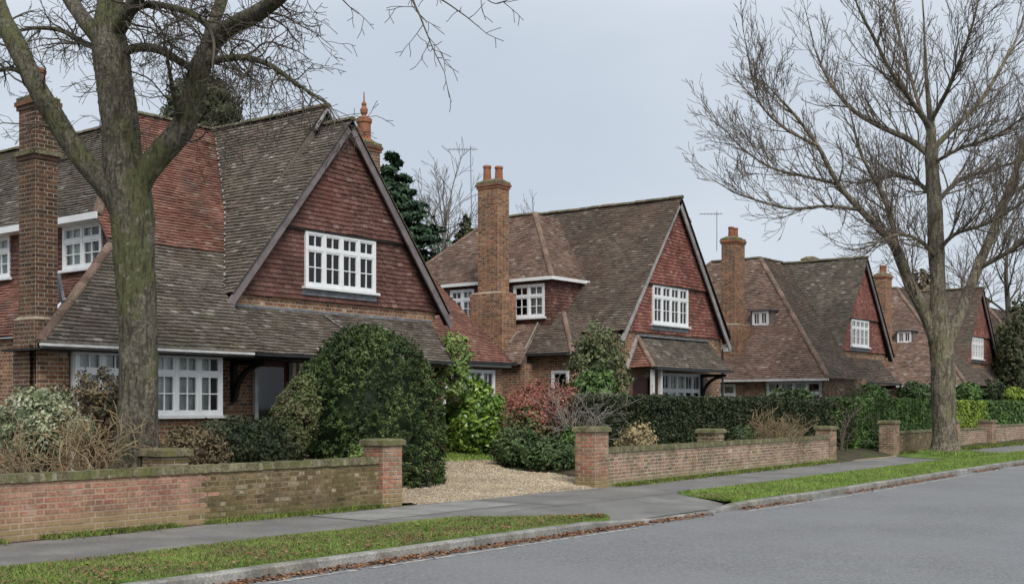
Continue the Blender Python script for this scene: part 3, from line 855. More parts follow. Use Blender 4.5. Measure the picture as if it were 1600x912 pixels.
# loose stones on it
stones_v, stones_f, stones_r = [], [], []
NS = 0; oct_v = np.array([(1, 0, 0), (0, 1, 0), (-1, 0, 0), (0, -1, 0), (0, 0, .8), (0, 0, -.5)], float)
oct_f = np.array([(0, 1, 4), (1, 2, 4), (2, 3, 4), (3, 0, 4)])
while NS < 15000:
    X, Y = random.uniform(14.8, 23), random.uniform(13.42, 18.6)
    if Y > 15.2 and random.random() < (Y - 15) * .2: continue
    if not inpoly(DRV, X, Y) and random.random() > .012: continue
    s = random.uniform(.010, .022); a = random.uniform(0, 6.28)
    R = np.array([[math.cos(a), -math.sin(a), 0], [math.sin(a), math.cos(a), 0], [0, 0, 1]])
    v = (oct_v * np.array([s * random.uniform(.8, 1.5), s, s * random.uniform(.6, 1)])) @ R.T
    z = drive_z(X, Y) if inpoly(DRV, X, Y) else .018
    stones_v.append(v + np.array([X, Y, z])); stones_f.append(oct_f + NS * 6); stones_r.append(random.random()); NS += 1
o = link('gravel_stones', np_mesh('gravel_stones', np.concatenate(stones_v), [np.concatenate(stones_f)], np.repeat(stones_r, 6)), 'gravel')
o['kind'] = 'stuff'; tag(o, 'loose golden gravel covering the drive between the two brick piers', 'gravel')
# second gravel entrance, far right
sheet('gravel_drive', [[(36.0 + i * .9, 13.62 + drift(38) + j * .8, .004 + .03 * j) for i in range(6)] for j in range(5)], 'gravel_bed')
# strip of lawn behind the drive
sheet('lawn_strip', [[(20.6 + i * .45 - j * .1, 17.75 + j * .4, gz(20.6 + i * .45, 17.75 + j * .4) + (.0 if j == 0 else .045)) for i in range(8)] for j in range(5)], 'lawn')

def blades(name, pts, h, mat, label, cat, wd=.012):
    """grass blades: thin bent triangles"""
    P = np.asarray(pts, float); n = len(P)
    a = RNG.random(n) * 6.283; hh = h * (.5 + RNG.random(n)); ln = RNG.normal(0, .45, (n, 2)) * hh[:, None]
    e = np.stack([np.cos(a), np.sin(a), np.zeros(n)], 1) * (wd * (.6 + .8 * RNG.random(n)))[:, None]
    tip = P + np.concatenate([ln, hh[:, None]], 1)
    V = np.stack([P - e, P + e, tip], 1).reshape(-1, 3)
    o = link(name, np_mesh(name, V, [np.arange(3 * n).reshape(-1, 3)], np.repeat(RNG.random(n), 3)), mat)
    o['kind'] = 'stuff'; return tag(o, label, cat)
pt = []
for _ in range(3500):
    X, Y = random.uniform(20.4, 23.8), random.uniform(17.8, 19.3); pt.append((X, Y, gz(X, Y) + .03))
blades('lawn_grass', pt, .06, 'grass', 'bright strip of lawn behind the gravel under the laurel', 'grass', .014)
def verge_pts(x0, x1, n, bias):
    out = []
    while len(out) < n:
        u = random.random() ** bias; X = x0 + (x1 - x0) * u
        ya, yb = ky(X) + .14, 11.64 + drift(X)
        if x1 < 20: yb -= (yb - ya) * .92 * (1 - smooth01((x1 - X) / 1.6))
        else: yb -= (yb - ya) * .92 * (1 - smooth01((X - x0) / 1.4))
        q = random.random(); Y = ya + (yb - ya) * q
        out.append((X, Y, .01 + (.035 + bump2(X, Y)) * math.sin(math.pi * min(max(q, .03), .97))))
    return out
blades('verge_grass', verge_pts(3, 15.1, 40000, 1.0), .030, 'grass_worn', 'short green grass on the verge left of the crossover', 'grass', .007)
blades('verge_grass', verge_pts(19.0, 48, 36000, 1.35), .036, 'grass', 'short green grass on the verge right of the crossover', 'grass', .010)
pt = []
while len(pt) < 3500:
    X, Y = random.uniform(38.8, 43.6), random.uniform(11.9, 14.3)
    s = max(0, 1 - ((X - 41.2) / 2.4) ** 2)
    if Y < 11.9 + 2.2 * s: pt.append((X, Y, .03 + .16 * math.exp(-((X - 41) ** 2) / 2.6 - ((Y - 13.2) ** 2) / 1.2)))
blades('mound_grass', pt, .07, 'grass', 'green grass mounded round the foot of the street tree', 'grass', .014)
pt = []
for _ in range(7000):
    X = random.uniform(3, 14.4); pt.append((X, 13.86 - abs(random.gauss(0, .13)) - (.02 if X < 11 else 0), .015))
pt = [p for p in pt if math.sin(p[0] * 2.2) + math.sin(p[0] * 5.1 + 1) > -1.0 or p[0] > 11.2]
blades('wall_foot_moss', pt, .055, 'moss_strip', 'moss and weeds along the foot of the left wall', 'moss', .012)
pt = []
for _ in range(7000):
    X = random.uniform(21.1, 34.6); pt.append((X, 13.62 + (X - 21) * .066 - abs(random.gauss(0, .15)), .015))
blades('wall_foot_moss', pt, .06, 'moss_strip', 'moss and weeds along the foot of the tan brick wall', 'moss', .016)
pt = []
for _ in range(5000):
    X = random.uniform(40.5, 70); pt.append((X, 14.6 + drift(X) - .55 - abs(random.gauss(0, .3)), .03))
blades('wall_foot_moss', pt, .09, 'moss_strip', 'grassy bank along the foot of the far wall', 'grass', .03)

# fallen leaves
def litter(name, pts, size, label):
    P = np.asarray(pts, float); n = len(P)
    a = RNG.random(n) * 6.283; s = size * (.5 + RNG.random(n))
    ex = np.stack([np.cos(a), np.sin(a), RNG.normal(0, .25, n)], 1) * s[:, None]
    ey = np.stack([-np.sin(a), np.cos(a), RNG.normal(0, .25, n)], 1) * (s * .6)[:, None]
    up = np.zeros((n, 3)); up[:, 2] = s * RNG.random(n) * .5
    V = np.stack([P - ex, P + ey + up, P + ex, P - ey + up], 1).reshape(-1, 3)
    k = np.arange(n)[:, None] * 4
    F = np.concatenate([k + np.array([0, 3, 1]), k + np.array([3, 2, 1])])
    o = link(name, np_mesh(name, V, [F], np.repeat(RNG.random(n), 4)), 'leaf_litter'); o['kind'] = 'stuff'
    return tag(o, label, 'leaves')
pt = []
for _ in range(3600):
    X = 4 + 11.8 * random.random(); dd = abs(random.gauss(0, .085)); pt.append((X, ky(X) - .012 - dd, -.118 + .035 * math.exp(-dd / .06) * random.random()))
litter('gutter_leaves', pt, .024, 'drift of brown leaves in the gutter on the near left')
pt = []
for _ in range(3000):
    X = 16 + 30 * random.random() ** 1.3; dd = abs(random.gauss(0, .08))
    if math.sin(X * 1.3) + math.sin(X * .47 + 1) < -.9: continue
    pt.append((X, ky(X) - .012 - dd, -.118 + .04 * math.exp(-dd / .06) * random.random()))
litter('gutter_leaves', pt, .026, 'drift of brown leaves in the gutter beyond the crossover')
pt = []
for _ in range(2200):
    X, Y, z = verge_pts(4, 15.0, 1, 1)[0]
    if math.sin(X * 2.7 + 1) * math.sin(Y * 3.1) > -.2 or random.random() < .2: pt.append((X, ky(X) + .15 + (Y - ky(X) - .15) * random.random() ** .7, z + .03))
litter('verge_leaves', pt, .022, 'scattered brown leaves on the near verge grass')
pt = [(x_, y_, z_ + .03) for x_, y_, z_ in verge_pts(19, 32, 260, 1.5)]
litter('verge_leaves', pt, .02, 'scattered brown leaves on the verge grass beyond the crossover')

# ------------------------------------------------------------------ garden walls
def wall_run(t, p, q, z0, z1, mats, limit, coping=True, wd=.23, cmat='coping', cope_step=.078, ch=.105):
    """p, q: ground plan ends of the street face; mats: list of (end fraction, material)"""
    p, q = np.asarray(p, float), np.asarray(q, float); d = q - p; L = np.linalg.norm(d); d /= L; nb = np.array([-d[1], d[0]])
    if nb[1] < 0: nb = -nb
    core = MB(); core.obox((*p, 0), (*d, 0), (*nb, 0), (0, 0, 1), (0, L), (.006, wd), (z0 - .3, z1 - .002)); core.build('wall_core', 'mortar', t)
    f = frame([(p[0], p[1], z0), (q[0], q[1], z0), (q[0], q[1], z1), (p[0], p[1], z1)], (0, -1, 0))
    pcs, rows = lay(f, .225, .075, (), 'flemish')
    s00 = float(np.dot(np.array([p[0], p[1], 0]) - np.array([f.o[0], f.o[1], 0]), f.e)); sg = 1.0 if np.dot(np.array([*d, 0]), f.e) > 0 else -1.0
    tooth = {}
    def which(c, t):
        for k, (frac, mname) in enumerate(mats):
            if k == len(mats) - 1: return k
            if (c - s00) * sg < frac * L + tooth.setdefault(round(t, 2), random.uniform(-.32, .28)): return k
    idx = np.array([which((a + b) / 2, t1) for a, b, t0, t1 in pcs])
    for k, (frac, mname) in enumerate(mats):
        sub = pcs[idx == k]; fr0 = 0 if k == 0 else mats[k - 1][0]
        rr = np.array([(s00 + sg * L * fr0, s00 + sg * L * frac, r[2], r[3]) for r in rows]); rr[:, :2].sort(axis=1)
        base = link('wall_face', rows_mesh('wall_face', f, rr, 0), {'brick_old': 'mortar_d', 'brick_pink': 'mortar_p'}.get(mname, 'mortar'), t)
        near, far = split_near(f, sub, limit)
        if len(near): piece_objs('brick', f, near, 'brick', mname, base, .0035)
        if len(far):
            V, F, r_ = brick_arrays(f, far); link('brickwork', np_mesh('brickwork', V, F, r_), mname, base, 'stuff')
    if coping:
        n = int(L / cope_step); s = L / n
        ms = []
        for k in range(6):
            m = MB(); j = [random.uniform(-.006, .006) for _ in range(8)]
            m.add([(x_ * s, y_, z_) for x_, y_, z_ in [(0.002, -.03 + j[0], 0), (1 - .002, -.03 + j[1], 0), (.998, wd + .03, 0), (.002, wd + .03, 0), (.03, -.022 + j[2], ch + j[3]), (.97, -.022 + j[4], ch + j[5]), (.97, wd + .02, ch + j[6]), (.03, wd + .02, ch + j[7])]],
                  [(4, 5, 6, 7), (0, 1, 5, 4), (1, 2, 6, 5), (2, 3, 7, 6), (3, 0, 4, 7), (0, 3, 2, 1)], (k + .5) / 6)
            me = m.mesh('coping_brick'); me.materials.append(MAT[cmat]); ms.append(me)
        tl = LOC[t.name]
        for i in range(n):
            o = bpy.data.objects.new('coping_brick', random.choice(ms)); COL.objects.link(o); o.parent = t; o.matrix_parent_inverse = Matrix.Translation(-tl)
            c = p + d * s * i; M = Matrix.Identity(4)
            for r_ in range(2): M[r_][0], M[r_][1] = d[r_], nb[r_]
            M[0][3], M[1][3], M[2][3] = c[0], c[1], z1 + .004 + random.uniform(-.004, .004)
            o.matrix_basis = M
def pier(t, cx, cy, w, z0, z1, mat, limit=60, cap=.11, capmat='coping', round_top=False):
    h = w / 2; c = MB(); c.box((cx - h + .006, cy - h + .006, z0 - .3), (cx + h - .006, cy + h - .006, z1)); pr = c.build('pier', 'mortar', t)
    for pl, hn in (([(cx - h, cy - h), (cx + h, cy - h)], (0, -1, 0)), ([(cx - h, cy + h), (cx - h, cy - h)], (-1, 0, 0)), ([(cx + h, cy - h), (cx + h, cy + h)], (1, 0, 0)), ([(cx + h, cy + h), (cx - h, cy + h)], (0, 1, 0))):
        f = frame(rect(pl[0], pl[1], z0, z1), hn); pcs, _ = lay(f, .215, .075, (), 'half')
        vis = hn[1] < 0 or hn[0] < 0
        if vis and limit: piece_objs('brick', f, pcs, 'brick', mat, pr, .0035)
        else:
            V, F, r = brick_arrays(f, pcs); link('brickwork', np_mesh('brickwork', V, F, r), mat, pr, 'stuff')
    m = MB(); e = .045
    m.box((cx - h - e, cy - h - e, z1 + .002), (cx + h + e, cy + h + e, z1 + cap * .72), .3)
    m.add([(cx - h - e, cy - h - e, z1 + cap * .72), (cx + h + e, cy - h - e, z1 + cap * .72), (cx + h + e, cy + h + e, z1 + cap * .72), (cx - h - e, cy + h + e, z1 + cap * .72),
           (cx - h, cy - h, z1 + cap), (cx + h, cy - h, z1 + cap), (cx + h, cy + h, z1 + cap), (cx - h, cy + h, z1 + cap)], [(0, 1, 5, 4), (1, 2, 6, 5), (2, 3, 7, 6), (3, 0, 4, 7), (4, 5, 6, 7)], .6)
    m.build('cap', capmat, pr)
    return pr
w1 = thing('garden_wall', 'long low brick wall, pink at its left end, mossy brown towards its pier', 'wall', (9, 13.9, 0))
wall_run(w1, (2.0, 13.88), (14.45, 13.88), 0.0, .72, [(.715, 'brick_pink'), (1.0, 'brick_old')], 150)
pier(w1, 14.66, 14.0, .46, 0, 1.02, 'brick_pier')
pier(w1, 10.62, 14.4, .46, .4, .96, 'brick_old', 0)
w2 = thing('garden_wall', 'tan and pink brick wall with two piers right of the gravel drive', 'wall', (28, 14, 0))
wall_run(w2, (20.95, 13.68), (34.6, 14.58), 0.0, .70, [(1.0, 'brick_tan')], 300)
pier(w2, 20.72, 13.86, .5, 0, 1.15, 'brick_pier')
pier(w2, 34.85, 14.78, .48, 0, .98, 'brick_tan')
pier(w2, 27.5, 14.75, .5, 0, 1.0, 'brick_old', 0)
w3 = thing('garden_wall', 'dull brown brick wall with pale coping behind the street tree', 'wall', (45, 15, 0))
wall_run(w3, (40.6, 14.72), (47.8, 15.1), .02, .74, [(1.0, 'brick_old')], 60, cope_step=.6, ch=.08)
pier(w3, 40.35, 14.85, .52, 0, 1.1, 'brick_tan')
pier(w3, 48.05, 15.2, .52, .05, 1.05, 'brick_tan', 0)
w4 = thing('garden_wall', 'farthest low brick wall at the right edge, below the green hedge', 'wall', (55, 15.4, 0))
wall_run(w4, (48.6, 15.2), (53.4, 15.4), .08, .72, [(1.0, 'brick_tan')], 0, cope_step=.6, ch=.08)
pier(w4, 53.8, 15.5, .6, .08, 1.0, 'brick_tan', 0)
wall_run(w4, (54.2, 15.4), (75, 16.2), .08, .8, [(1.0, 'brick_tan')], 0, cope_step=.6, ch=.08)

# ------------------------------------------------------------------ house nearest the camera
def house_near():
    h = thing('house', 'nearest house, steep red tile hung gable behind the dome shaped yew', 'house', (18, 20, .5))
    Xc, Yg = 19.05, 19.4
    fz = lambda Y: Y - 15.46                     # long front slope at 45 degrees
    ml = lambda X: 8.44 - 1.34 * abs(Xc - X)     # main gable roof
    # main gable roof, set back a little from the lower front gable
    sg = lambda X: 8.02 - 1.225 * abs(Xc - X)
    b1, _ = roof(h, [(Xc, 19.95, 8.44), (Xc, 23.9, 8.44), (Xc - 1.6, 21.52, sg(Xc - 1.6)), (Xc - 1.6, 20.25, sg(Xc - 1.6))], 'tile_grey')
    roof(h, [(Xc, 19.12, 8.02), (Xc, 20.5, 8.02), (Xc - 1.6, 21.52, sg(Xc - 1.6)), (15.72, 19.4, sg(15.72)), (15.72, 19.12, sg(15.72))], 'tile_grey')
    roof(h, [(Xc, 19.95, 8.44), (Xc, 30, 8.44), (22.4, 30, ml(22.4)), (22.4, 19.95, ml(22.4))], 'tile_grey')
    roof(h, [(Xc, 19.12, 8.02), (Xc, 20.8, 8.02), (22.4, 20.8, sg(22.4)), (22.4, 19.12, sg(22.4))], 'tile_grey')
    ridge_line(b1, (Xc, 19.1, 8.05), (Xc, 20.3, 8.05))
    ridge_line(b1, (Xc, 19.88, 8.47), (Xc, 24.0, 8.47))
    m = MB(); m.add([(Xc, 19.99, 8.40), (Xc - .42, 19.99, 7.86), (Xc + .42, 19.99, 7.86), (Xc, 20.05, 8.40), (Xc - .42, 20.05, 7.86), (Xc + .42, 20.05, 7.86)], [(0, 1, 2), (3, 5, 4), (0, 3, 4, 1), (0, 2, 5, 3), (1, 4, 5, 2)])
    m.build('gablet', 'black_timber', h)
    for s in (-1, 1):
        m = MB(); m.bar((Xc, 19.93, 8.38), (Xc + s * .36, 19.93, 8.38 - .36 * 1.49), .035, .08, up=(0, 1, 0)); m.build('gablet_bargeboard', 'barge_grey', h)
    m = MB(); m.add([(Xc - .3, 19.99, 7.98), (Xc - .3, 20.0, 7.6), (Xc - 1.58, 20.24, 6.0), (Xc - 1.6, 20.25, 6.085)], [(0, 3, 2, 1)], .4); m.build('verge_fillet', 'tile_grey', h)
    # cross roof: red upper slope, grey lower slope that sweeps down over the bay
    xv = lambda Y: float(np.interp(Y, [19.4, 21.52, 23.9], [15.72, Xc - 1.6, Xc]))
    b2, _ = roof(h, [(13.66, 20.36, fz(20.36)), (13.76, 20.86, fz(20.86)), (16.75, 23.9, 8.44), (Xc, 23.9, 8.44), (Xc - 1.6, 21.52, fz(21.52)), (xv(20.36), 20.36, fz(20.36))], 'tile_red')
    ridge_line(b2, (16.75, 23.9, 8.46), (Xc, 23.9, 8.46))
    ridge_line(b2, (13.76, 20.86, 5.42), (16.75, 23.9, 8.46), mat='hip')
    b3, _ = roof(h, [(10.9, 18.15, fz(18.15)), (13.6, 20.2, fz(20.2)), (13.66, 20.36, fz(20.36)), (xv(20.36), 20.36, fz(20.36)), (15.72, 19.4, fz(19.4)), (15.72, 18.15, fz(18.15))], 'tile_grey')
    roof(h, [(15.72, 18.15, 2.69), (21.3, 18.15, 2.69), (21.98, 19.42, 3.71), (15.72, 19.42, 3.71)], 'tile_grey')
    m = MB(); m.box((15.7, 19.37, 3.70), (22.0, 19.44, 3.745)); m.build('lead_apron', 'lead', h)
    ridge_line(b3, (10.95, 18.2, 2.74), (13.62, 20.2, 4.76), r=.09, mat='hip')
    roof(h, [(21.3, 18.15, 2.69), (21.98, 19.42, 3.71), (21.98, 19.46, 2.69)], 'tile_grey', hint=(1, 0, 0))
    # valley fillet of pale mortar
    v = MB()
    for i in range(0, 60, 2):
        a = i / 60 + random.uniform(0, .006); b = a + random.uniform(.004, .016)
        (p, q) = (np.array([Xc, 23.9, 8.44]), np.array([Xc - 1.6, 21.52, 6.06])) if i < 30 else (np.array([Xc - 1.6, 21.52, 6.06]), np.array([15.72, 19.4, 3.94]))
        a, b = a * 2 % 1, min(a * 2 % 1 + (b - a) * 2, 1)
        v.bar(p + (q - p) * a + np.array([-.02, -.03, .06]), p + (q - p) * b + np.array([-.02, -.03, .06]), .015 + .035 * random.random(), .02)
    v.build('valley_mortar', 'mortar_w', h, kind='stuff')
    # left end of the lower roof and upper side slope with its wall of windows
    roof(h, [(10.9, 18.15, 2.69), (13.6, 20.2, 4.74), (12.0, 19.95, 2.69)], 'tile_grey', hint=(-1, .5, .6))
    b4, _ = roof(h, [(13.76, 20.86, 5.4), (16.75, 23.9, 8.44), (16.45, 24.7, 8.12), (16.45, 34, 8.12), (13.76, 34, 5.4)][::1], 'tile_grey', g=.1)
    ridge_line(b4, (16.45, 24.5, 8.14), (16.45, 34, 8.14))
    wy = [(20.98, 22.34, 4.44, 5.34), (24.35, 25.75, 4.44, 5.34)]
    pl = [(14.0, 20.4, 3.9), (14.0, 34, 3.9), (14.0, 34, 5.42), (14.0, 20.4, 5.42)]
    f = frame(pl, (-1, 0, 0))
    roof(h, pl, 'hang', name='tile_hanging', hint=(-1, 0, 0), holes=[hole_on(f, [(14, a, z0), (14, b, z1)]) for a, b, z0, z1 in wy], th=.013, tname='hanging_tiles')
    for i, (a, b, z0, z1) in enumerate(wy):
        window(h, (13.97, b, z0), (0, -1, 0), (-1, 0, 0), b - a, z1 - z0, 2, .36, (2, 1), (2, 2), seed=20 + i, curtain=.9, depth=.35)
    fascia(h, (13.70, 20.75, 5.40), (13.70, 34, 5.40), .13)
    m = MB(); m.box((13.73, 20.8, 5.33), (14.0, 34, 5.36)); m.build('soffit', 'white', h)
    roof(h, [(14.0, 21.4, 4.30), (14.0, 34, 4.30), (12.5, 34, 3.0), (12.5, 21.4, 3.0)], 'tile_red')
    brickwall(h, rect((12.65, 21.0), (12.65, 30), .5, 3.0), 'brick_house', (-1, 0, 0))
    brickwall(h, rect((11.1, 18.75), (12.7, 20.9), .5, 2.72), 'brick_house', (-1, .6, 0))
    # front gable
    gable(h, Xc, 3.22, 3.97, 7.96, 5.55, Yg, (17.86, 20.02, 4.26, 5.46), limit=225)
    # front wall, ground floor and band under the gable
    dx0, dx1, wx0, wx1 = 16.5, 17.62, 17.75, 20.2
    brickwall(h, rect((14.96, 19.45), (22.2, 19.45), .4, 3.99), 'brick_house', (0, -1, 0), holes3=[[(dx0, 19.45, .4), (dx1, 19.45, 2.72)], [(wx0, 19.45, 1.45), (wx1, 19.45, 2.66)]], limit=150)
    brickwall(h, rect((22.2, 19.45), (22.2, 30), .4, 4.0), 'brick_house', (1, 0, 0))
    # bay
    bx0, bx1 = 11.78, 14.95
    brickwall(h, rect((11.15, 18.62), (bx0, 18.62), .4, 2.72), 'brick_house', (0, -1, 0), limit=20)
    brickwall(h, rect((bx1, 18.62), (bx1, 19.45), .4, 2.72), 'brick_house', (1, 0, 0))
    brickwall(h, rect((bx0, 18.52), (bx1, 18.52), .4, 1.44), 'brick_house', (0, -1, 0), limit=80)
    m = MB(); m.box((bx0, 18.53, .4), (bx0 + .05, 18.7, 2.68)); m.box((bx1 - .05, 18.53, .4), (bx1, 19.2, 2.68)); m.build('bay_cheek', 'white', h)
    window(h, (bx0 + .01, 18.5, 1.50), (1, 0, 0), (0, -1, 0), bx1 - bx0 - .02, 1.16, 6, .33, (2, 1), (2, 2), seed=5, curtain=1.0)
    fascia(h, (11.0, 18.24, 2.66), (15.5, 18.24, 2.66), .07, 'barge_grey'); gutter(h, (10.92, 18.12, 2.68), (15.4, 18.12, 2.68), .028, 'offwhite')
    gutter(h, (15.45, 18.12, 2.67), (21.35, 18.12, 2.67), .032)
    m = MB(); m.box((10.98, 18.24, 2.60), (21.3, 19.44, 2.635)); m.build('soffit', 'black_timber', h)
    # porch: door, side light, brackets
    m = MB()
    for a, b, z0, z1 in ((dx0, dx0 + .09, .5, 2.72), (dx1 - .09, dx1, .5, 2.72), (dx0 + .09, dx1 - .09, 2.62, 2.72)): m.box((a, 19.38, z0), (b, 19.55, z1))
    df = m.build('door_frame', 'offwhite', h)
    m = MB(); m.box((dx0 + .09, 19.5, .5), (dx1 - .09, 19.55, 1.35)); m.box((dx0 + .09, 19.5, 1.35), (dx0 + .2, 19.55, 2.62)); m.box((dx1 - .2, 19.5, 1.35), (dx1 - .09, 19.55, 2.62)); m.box((dx0 + .2, 19.5, 2.5), (dx1 - .2, 19.55, 2.62))
    dr = m.build('door', 'door_red', h)
    m = MB(); m.box((dx0 + .2, 19.515, 1.35), (dx1 - .2, 19.53, 2.5)); m.build('pane', 'glass', dr)
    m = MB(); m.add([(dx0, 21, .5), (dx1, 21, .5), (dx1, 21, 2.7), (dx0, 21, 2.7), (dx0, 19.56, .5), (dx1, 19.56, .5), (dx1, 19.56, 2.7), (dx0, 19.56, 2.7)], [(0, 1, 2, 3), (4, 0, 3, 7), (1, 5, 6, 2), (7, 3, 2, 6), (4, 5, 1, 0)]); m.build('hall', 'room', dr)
    window(h, (wx0, 19.44, 1.45), (1, 0, 0), (0, -1, 0), wx1 - wx0, 1.2, 4, .34, seed=9, curtain=.5)
    bracket(h, 15.95, 19.44, 18.4, 2.60); bracket(h, 21.75, 19.44, 18.4, 2.60)
    # white spill of mortar on the pent roof
    m = MB()
    for k in range(5): m.bar((18.35 + .09 * k, 19.3 - .16 * k, 3.62 - .13 * k + .05), (18.5 + .09 * k, 19.12 - .16 * k, 3.47 - .13 * k + .05), .09 - .012 * k, .02)
    m.build('mortar_patch', 'mortar_w', h)
    # right wing with its low eaves
    b5, _ = roof(h, [(22.25, 21, 2.89), (27.35, 21, 2.89), (26.7, 23.9, 5.79), (22.25, 23.9, 5.79)], 'tile_red')
    roof(h, [(27.35, 21, 2.89), (27.35, 26.8, 2.89), (26.7, 23.9, 5.79)], 'tile_brown', hint=(1, 0, .3))
    ridge_line(b5, (22.25, 23.9, 5.82), (26.7, 23.9, 5.82))
    brickwall(h, rect((22.25, 21.25), (27.15, 21.25), .5, 2.9), 'brick_house', (0, -1, 0), holes3=[[(24.6, 21.25, 1.2), (26.78, 21.25, 2.72)]])
    brickwall(h, rect((27.15, 21.25), (27.15, 26.6), .5, 2.9), 'brick_house', (1, 0, 0))
    window(h, (24.6, 21.22, 1.2), (1, 0, 0), (0, -1, 0), 2.18, 1.5, 4, .36, (2, 1), (1, 2), seed=12, curtain=.7)
    gutter(h, (22.3, 20.96, 2.88), (27.4, 20.96, 2.88)); fascia(h, (22.3, 21.03, 2.83), (27.3, 21.03, 2.83), .1)
    # chimneys
    chimney(h, (11.3, 18.9, .4), (11.72, 19.42, 6.98), limit=220, bands=(5.88,), pots=((11.5, 19.16, .5),), base=((11.24, 18.84), (11.76, 19.5), 3.15), potr=.14)
    ch = chimney(h, (21.35, 21.05, 4.0), (21.95, 21.6, 8.25), pots=(), name='chimney_stack')
    m = MB(); m.lathe((21.65, 21.32, 8.22), [(.24, 0), (.22, .1), (.17, .14), (.17, .5), (.20, .54), (.20, .62), (.15, .66), (.05, .72), (.09, .78), (.10, .86), (.05, .95), (.07, 1.0), (.02, 1.08), (.012, 1.3)], 12)
    m.build('chimney_pot', 'terracotta', ch)
    # flashing where the tall stack meets the lower roof
    m = MB(); m.bar((11.86, 18.95, 3.45), (12.1, 19.5, 3.98), .05, .14); m.build('flashing', 'lead', h)
    return h

# ------------------------------------------------------------------ middle house
def house_middle():
    h = thing('house', 'middle house with a tall two pot chimney and a dormer beside its gable', 'house', (33, 21, .5))
    Xc, Yg = 33.7, 19.4
    ml = lambda X: 8.3 - 1.285 * abs(Xc - X)
    b, _ = roof(h, [(Xc, 19.1, 8.3), (Xc, 26, 8.3), (30.3, 26, ml(30.3)), (30.3, 19.1, ml(30.3))], 'tile_brown')
    roof(h, [(Xc, 19.1, 8.3), (Xc, 26, 8.3), (37.05, 26, ml(37.05)), (37.05, 19.1, ml(37.05))], 'tile_brown')
    m = MB(); m.add([(30.3, 25.98, ml(30.3)), (37.05, 25.98, ml(30.3)), (Xc, 25.98, 8.28), (30.3, 25.9, ml(30.3)), (37.05, 25.9, ml(30.3)), (Xc, 25.9, 8.28)], [(0, 2, 1), (3, 4, 5), (0, 1, 4, 3), (1, 2, 5, 4), (2, 0, 3, 5)]); m.build('rear_gable', 'hang', h)
    ridge_line(b, (Xc, 19.08, 8.33), (Xc, 26, 8.33))
    gable(h, Xc, 3.22, 3.97, 8.23, 5.55, Yg, (32.32, 34.52, 4.25, 5.48), barge='barge_grey', seed=31, limit=0, mat='hang_red')
    # dormer block in the angle, hipped, window facing the side
    b, _ = roof(h, [(29.75, 21.35, 5.6), (32.2, 23.8, 8.05), (32.2, 25.6, 8.05), (29.75, 28.05, 5.6)], 'tile_rust')
    ridge_line(b, (29.75, 21.35, 5.63), (32.2, 23.8, 8.08), r=.09, mat='hip'); ridge_line(b, (32.2, 23.8, 8.08), (32.2, 25.6, 8.08)); ridge_line(b, (29.75, 28.05, 5.63), (32.2, 25.6, 8.08), r=.09, mat='hip')
    roof(h, [(29.75, 21.35, 5.6), (31.6, 21.35, 5.6), (33.5, 23.8, 8.05), (32.2, 23.8, 8.05)], 'tile_rust')
    wy = [(21.72, 22.92, 4.42, 5.44), (24.5, 25.5, 4.5, 5.44)]
    pl = [(29.9, 21.5, 3.9), (29.9, 28, 3.9), (29.9, 28, 5.62), (29.9, 21.5, 5.62)]
    f = frame(pl, (-1, 0, 0))
    roof(h, pl, 'hang', name='tile_hanging', hint=(-1, 0, 0), holes=[hole_on(f, [(29.9, a, z0), (29.9, c, z1)]) for a, c, z0, z1 in wy], th=.013, tname='hanging_tiles')
    roof(h, [(29.9, 21.5, 3.9), (31.5, 21.5, 3.9), (31.6, 21.5, 5.62), (29.9, 21.5, 5.62)], 'hang', name='tile_hanging', hint=(0, -1, 0), th=.013, tname='hanging_tiles')
    for i, (a, c, z0, z1) in enumerate(wy):
        window(h, (29.87, c, z0), (0, -1, 0), (-1, 0, 0), c - a, z1 - z0, 2, .36, (2, 1), (2, 2), seed=40 + i, curtain=.8)
    fascia(h, (29.7, 21.3, 5.58), (29.7, 28, 5.58), .10); fascia(h, (29.7, 21.3, 5.58), (31.65, 21.3, 5.58), .10)
    m = MB(); m.bar((31.55, 21.25, 5.55), (31.85, 21.2, 5.75), .1, .08); m.build('gutter_end', 'white', h)
    # side lean-to
    roof(h, [(28.5, 21.6, 2.9), (29.9, 21.9, 4.22), (29.9, 28, 4.22), (28.5, 28, 2.9)], 'tile_rust')
    brickwall(h, rect((28.72, 21.6), (28.72, 28), .5, 2.95), 'brick_house', (-1, 0, 0))
    brickwall(h, rect((28.72, 21.62), (29.3, 21.62), .5, 2.95), 'brick_house', (0, -1, 0))
    m = MB(); m.bar((28.95, 21.78, 3.38), (29.85, 21.95, 4.25), .03, .03); m.build('flashing', 'mortar_w', h); m = MB(); m.bar((29.62, 22.6, 3.98), (29.2, 22.56, 3.6), .035, .04); m.build('flashing', 'mortar_w', h)
    # ground floor corner block with wrapped roof
    b, _ = roof(h, [(28.95, 20.05, 3.24), (30.3, 21.3, 4.55), (30.3, 22.0, 4.55), (28.95, 21.95, 3.24)], 'tile_brown')
    roof(h, [(28.95, 20.05, 3.24), (31.2, 20.05, 3.24), (31.2, 21.3, 4.55), (30.3, 21.3, 4.55)], 'tile_brown')
    ridge_line(b, (28.95, 20.05, 3.26), (30.3, 21.3, 4.57), r=.08, mat='hip')
    gutter(h, (28.9, 20.05, 3.22), (28.9, 21.95, 3.22)); gutter(h, (28.9, 20.0, 3.22), (31.2, 20.0, 3.22))
    brickwall(h, rect((29.2, 20.25), (29.2, 21.9), .5, 3.25), 'brick_house', (-1, 0, 0), holes3=[[(29.2, 20.34, 1.5), (29.2, 20.96, 2.74)]])
    brickwall(h, rect((29.2, 20.25), (30.5, 20.25), .5, 3.25), 'brick_house', (0, -1, 0))
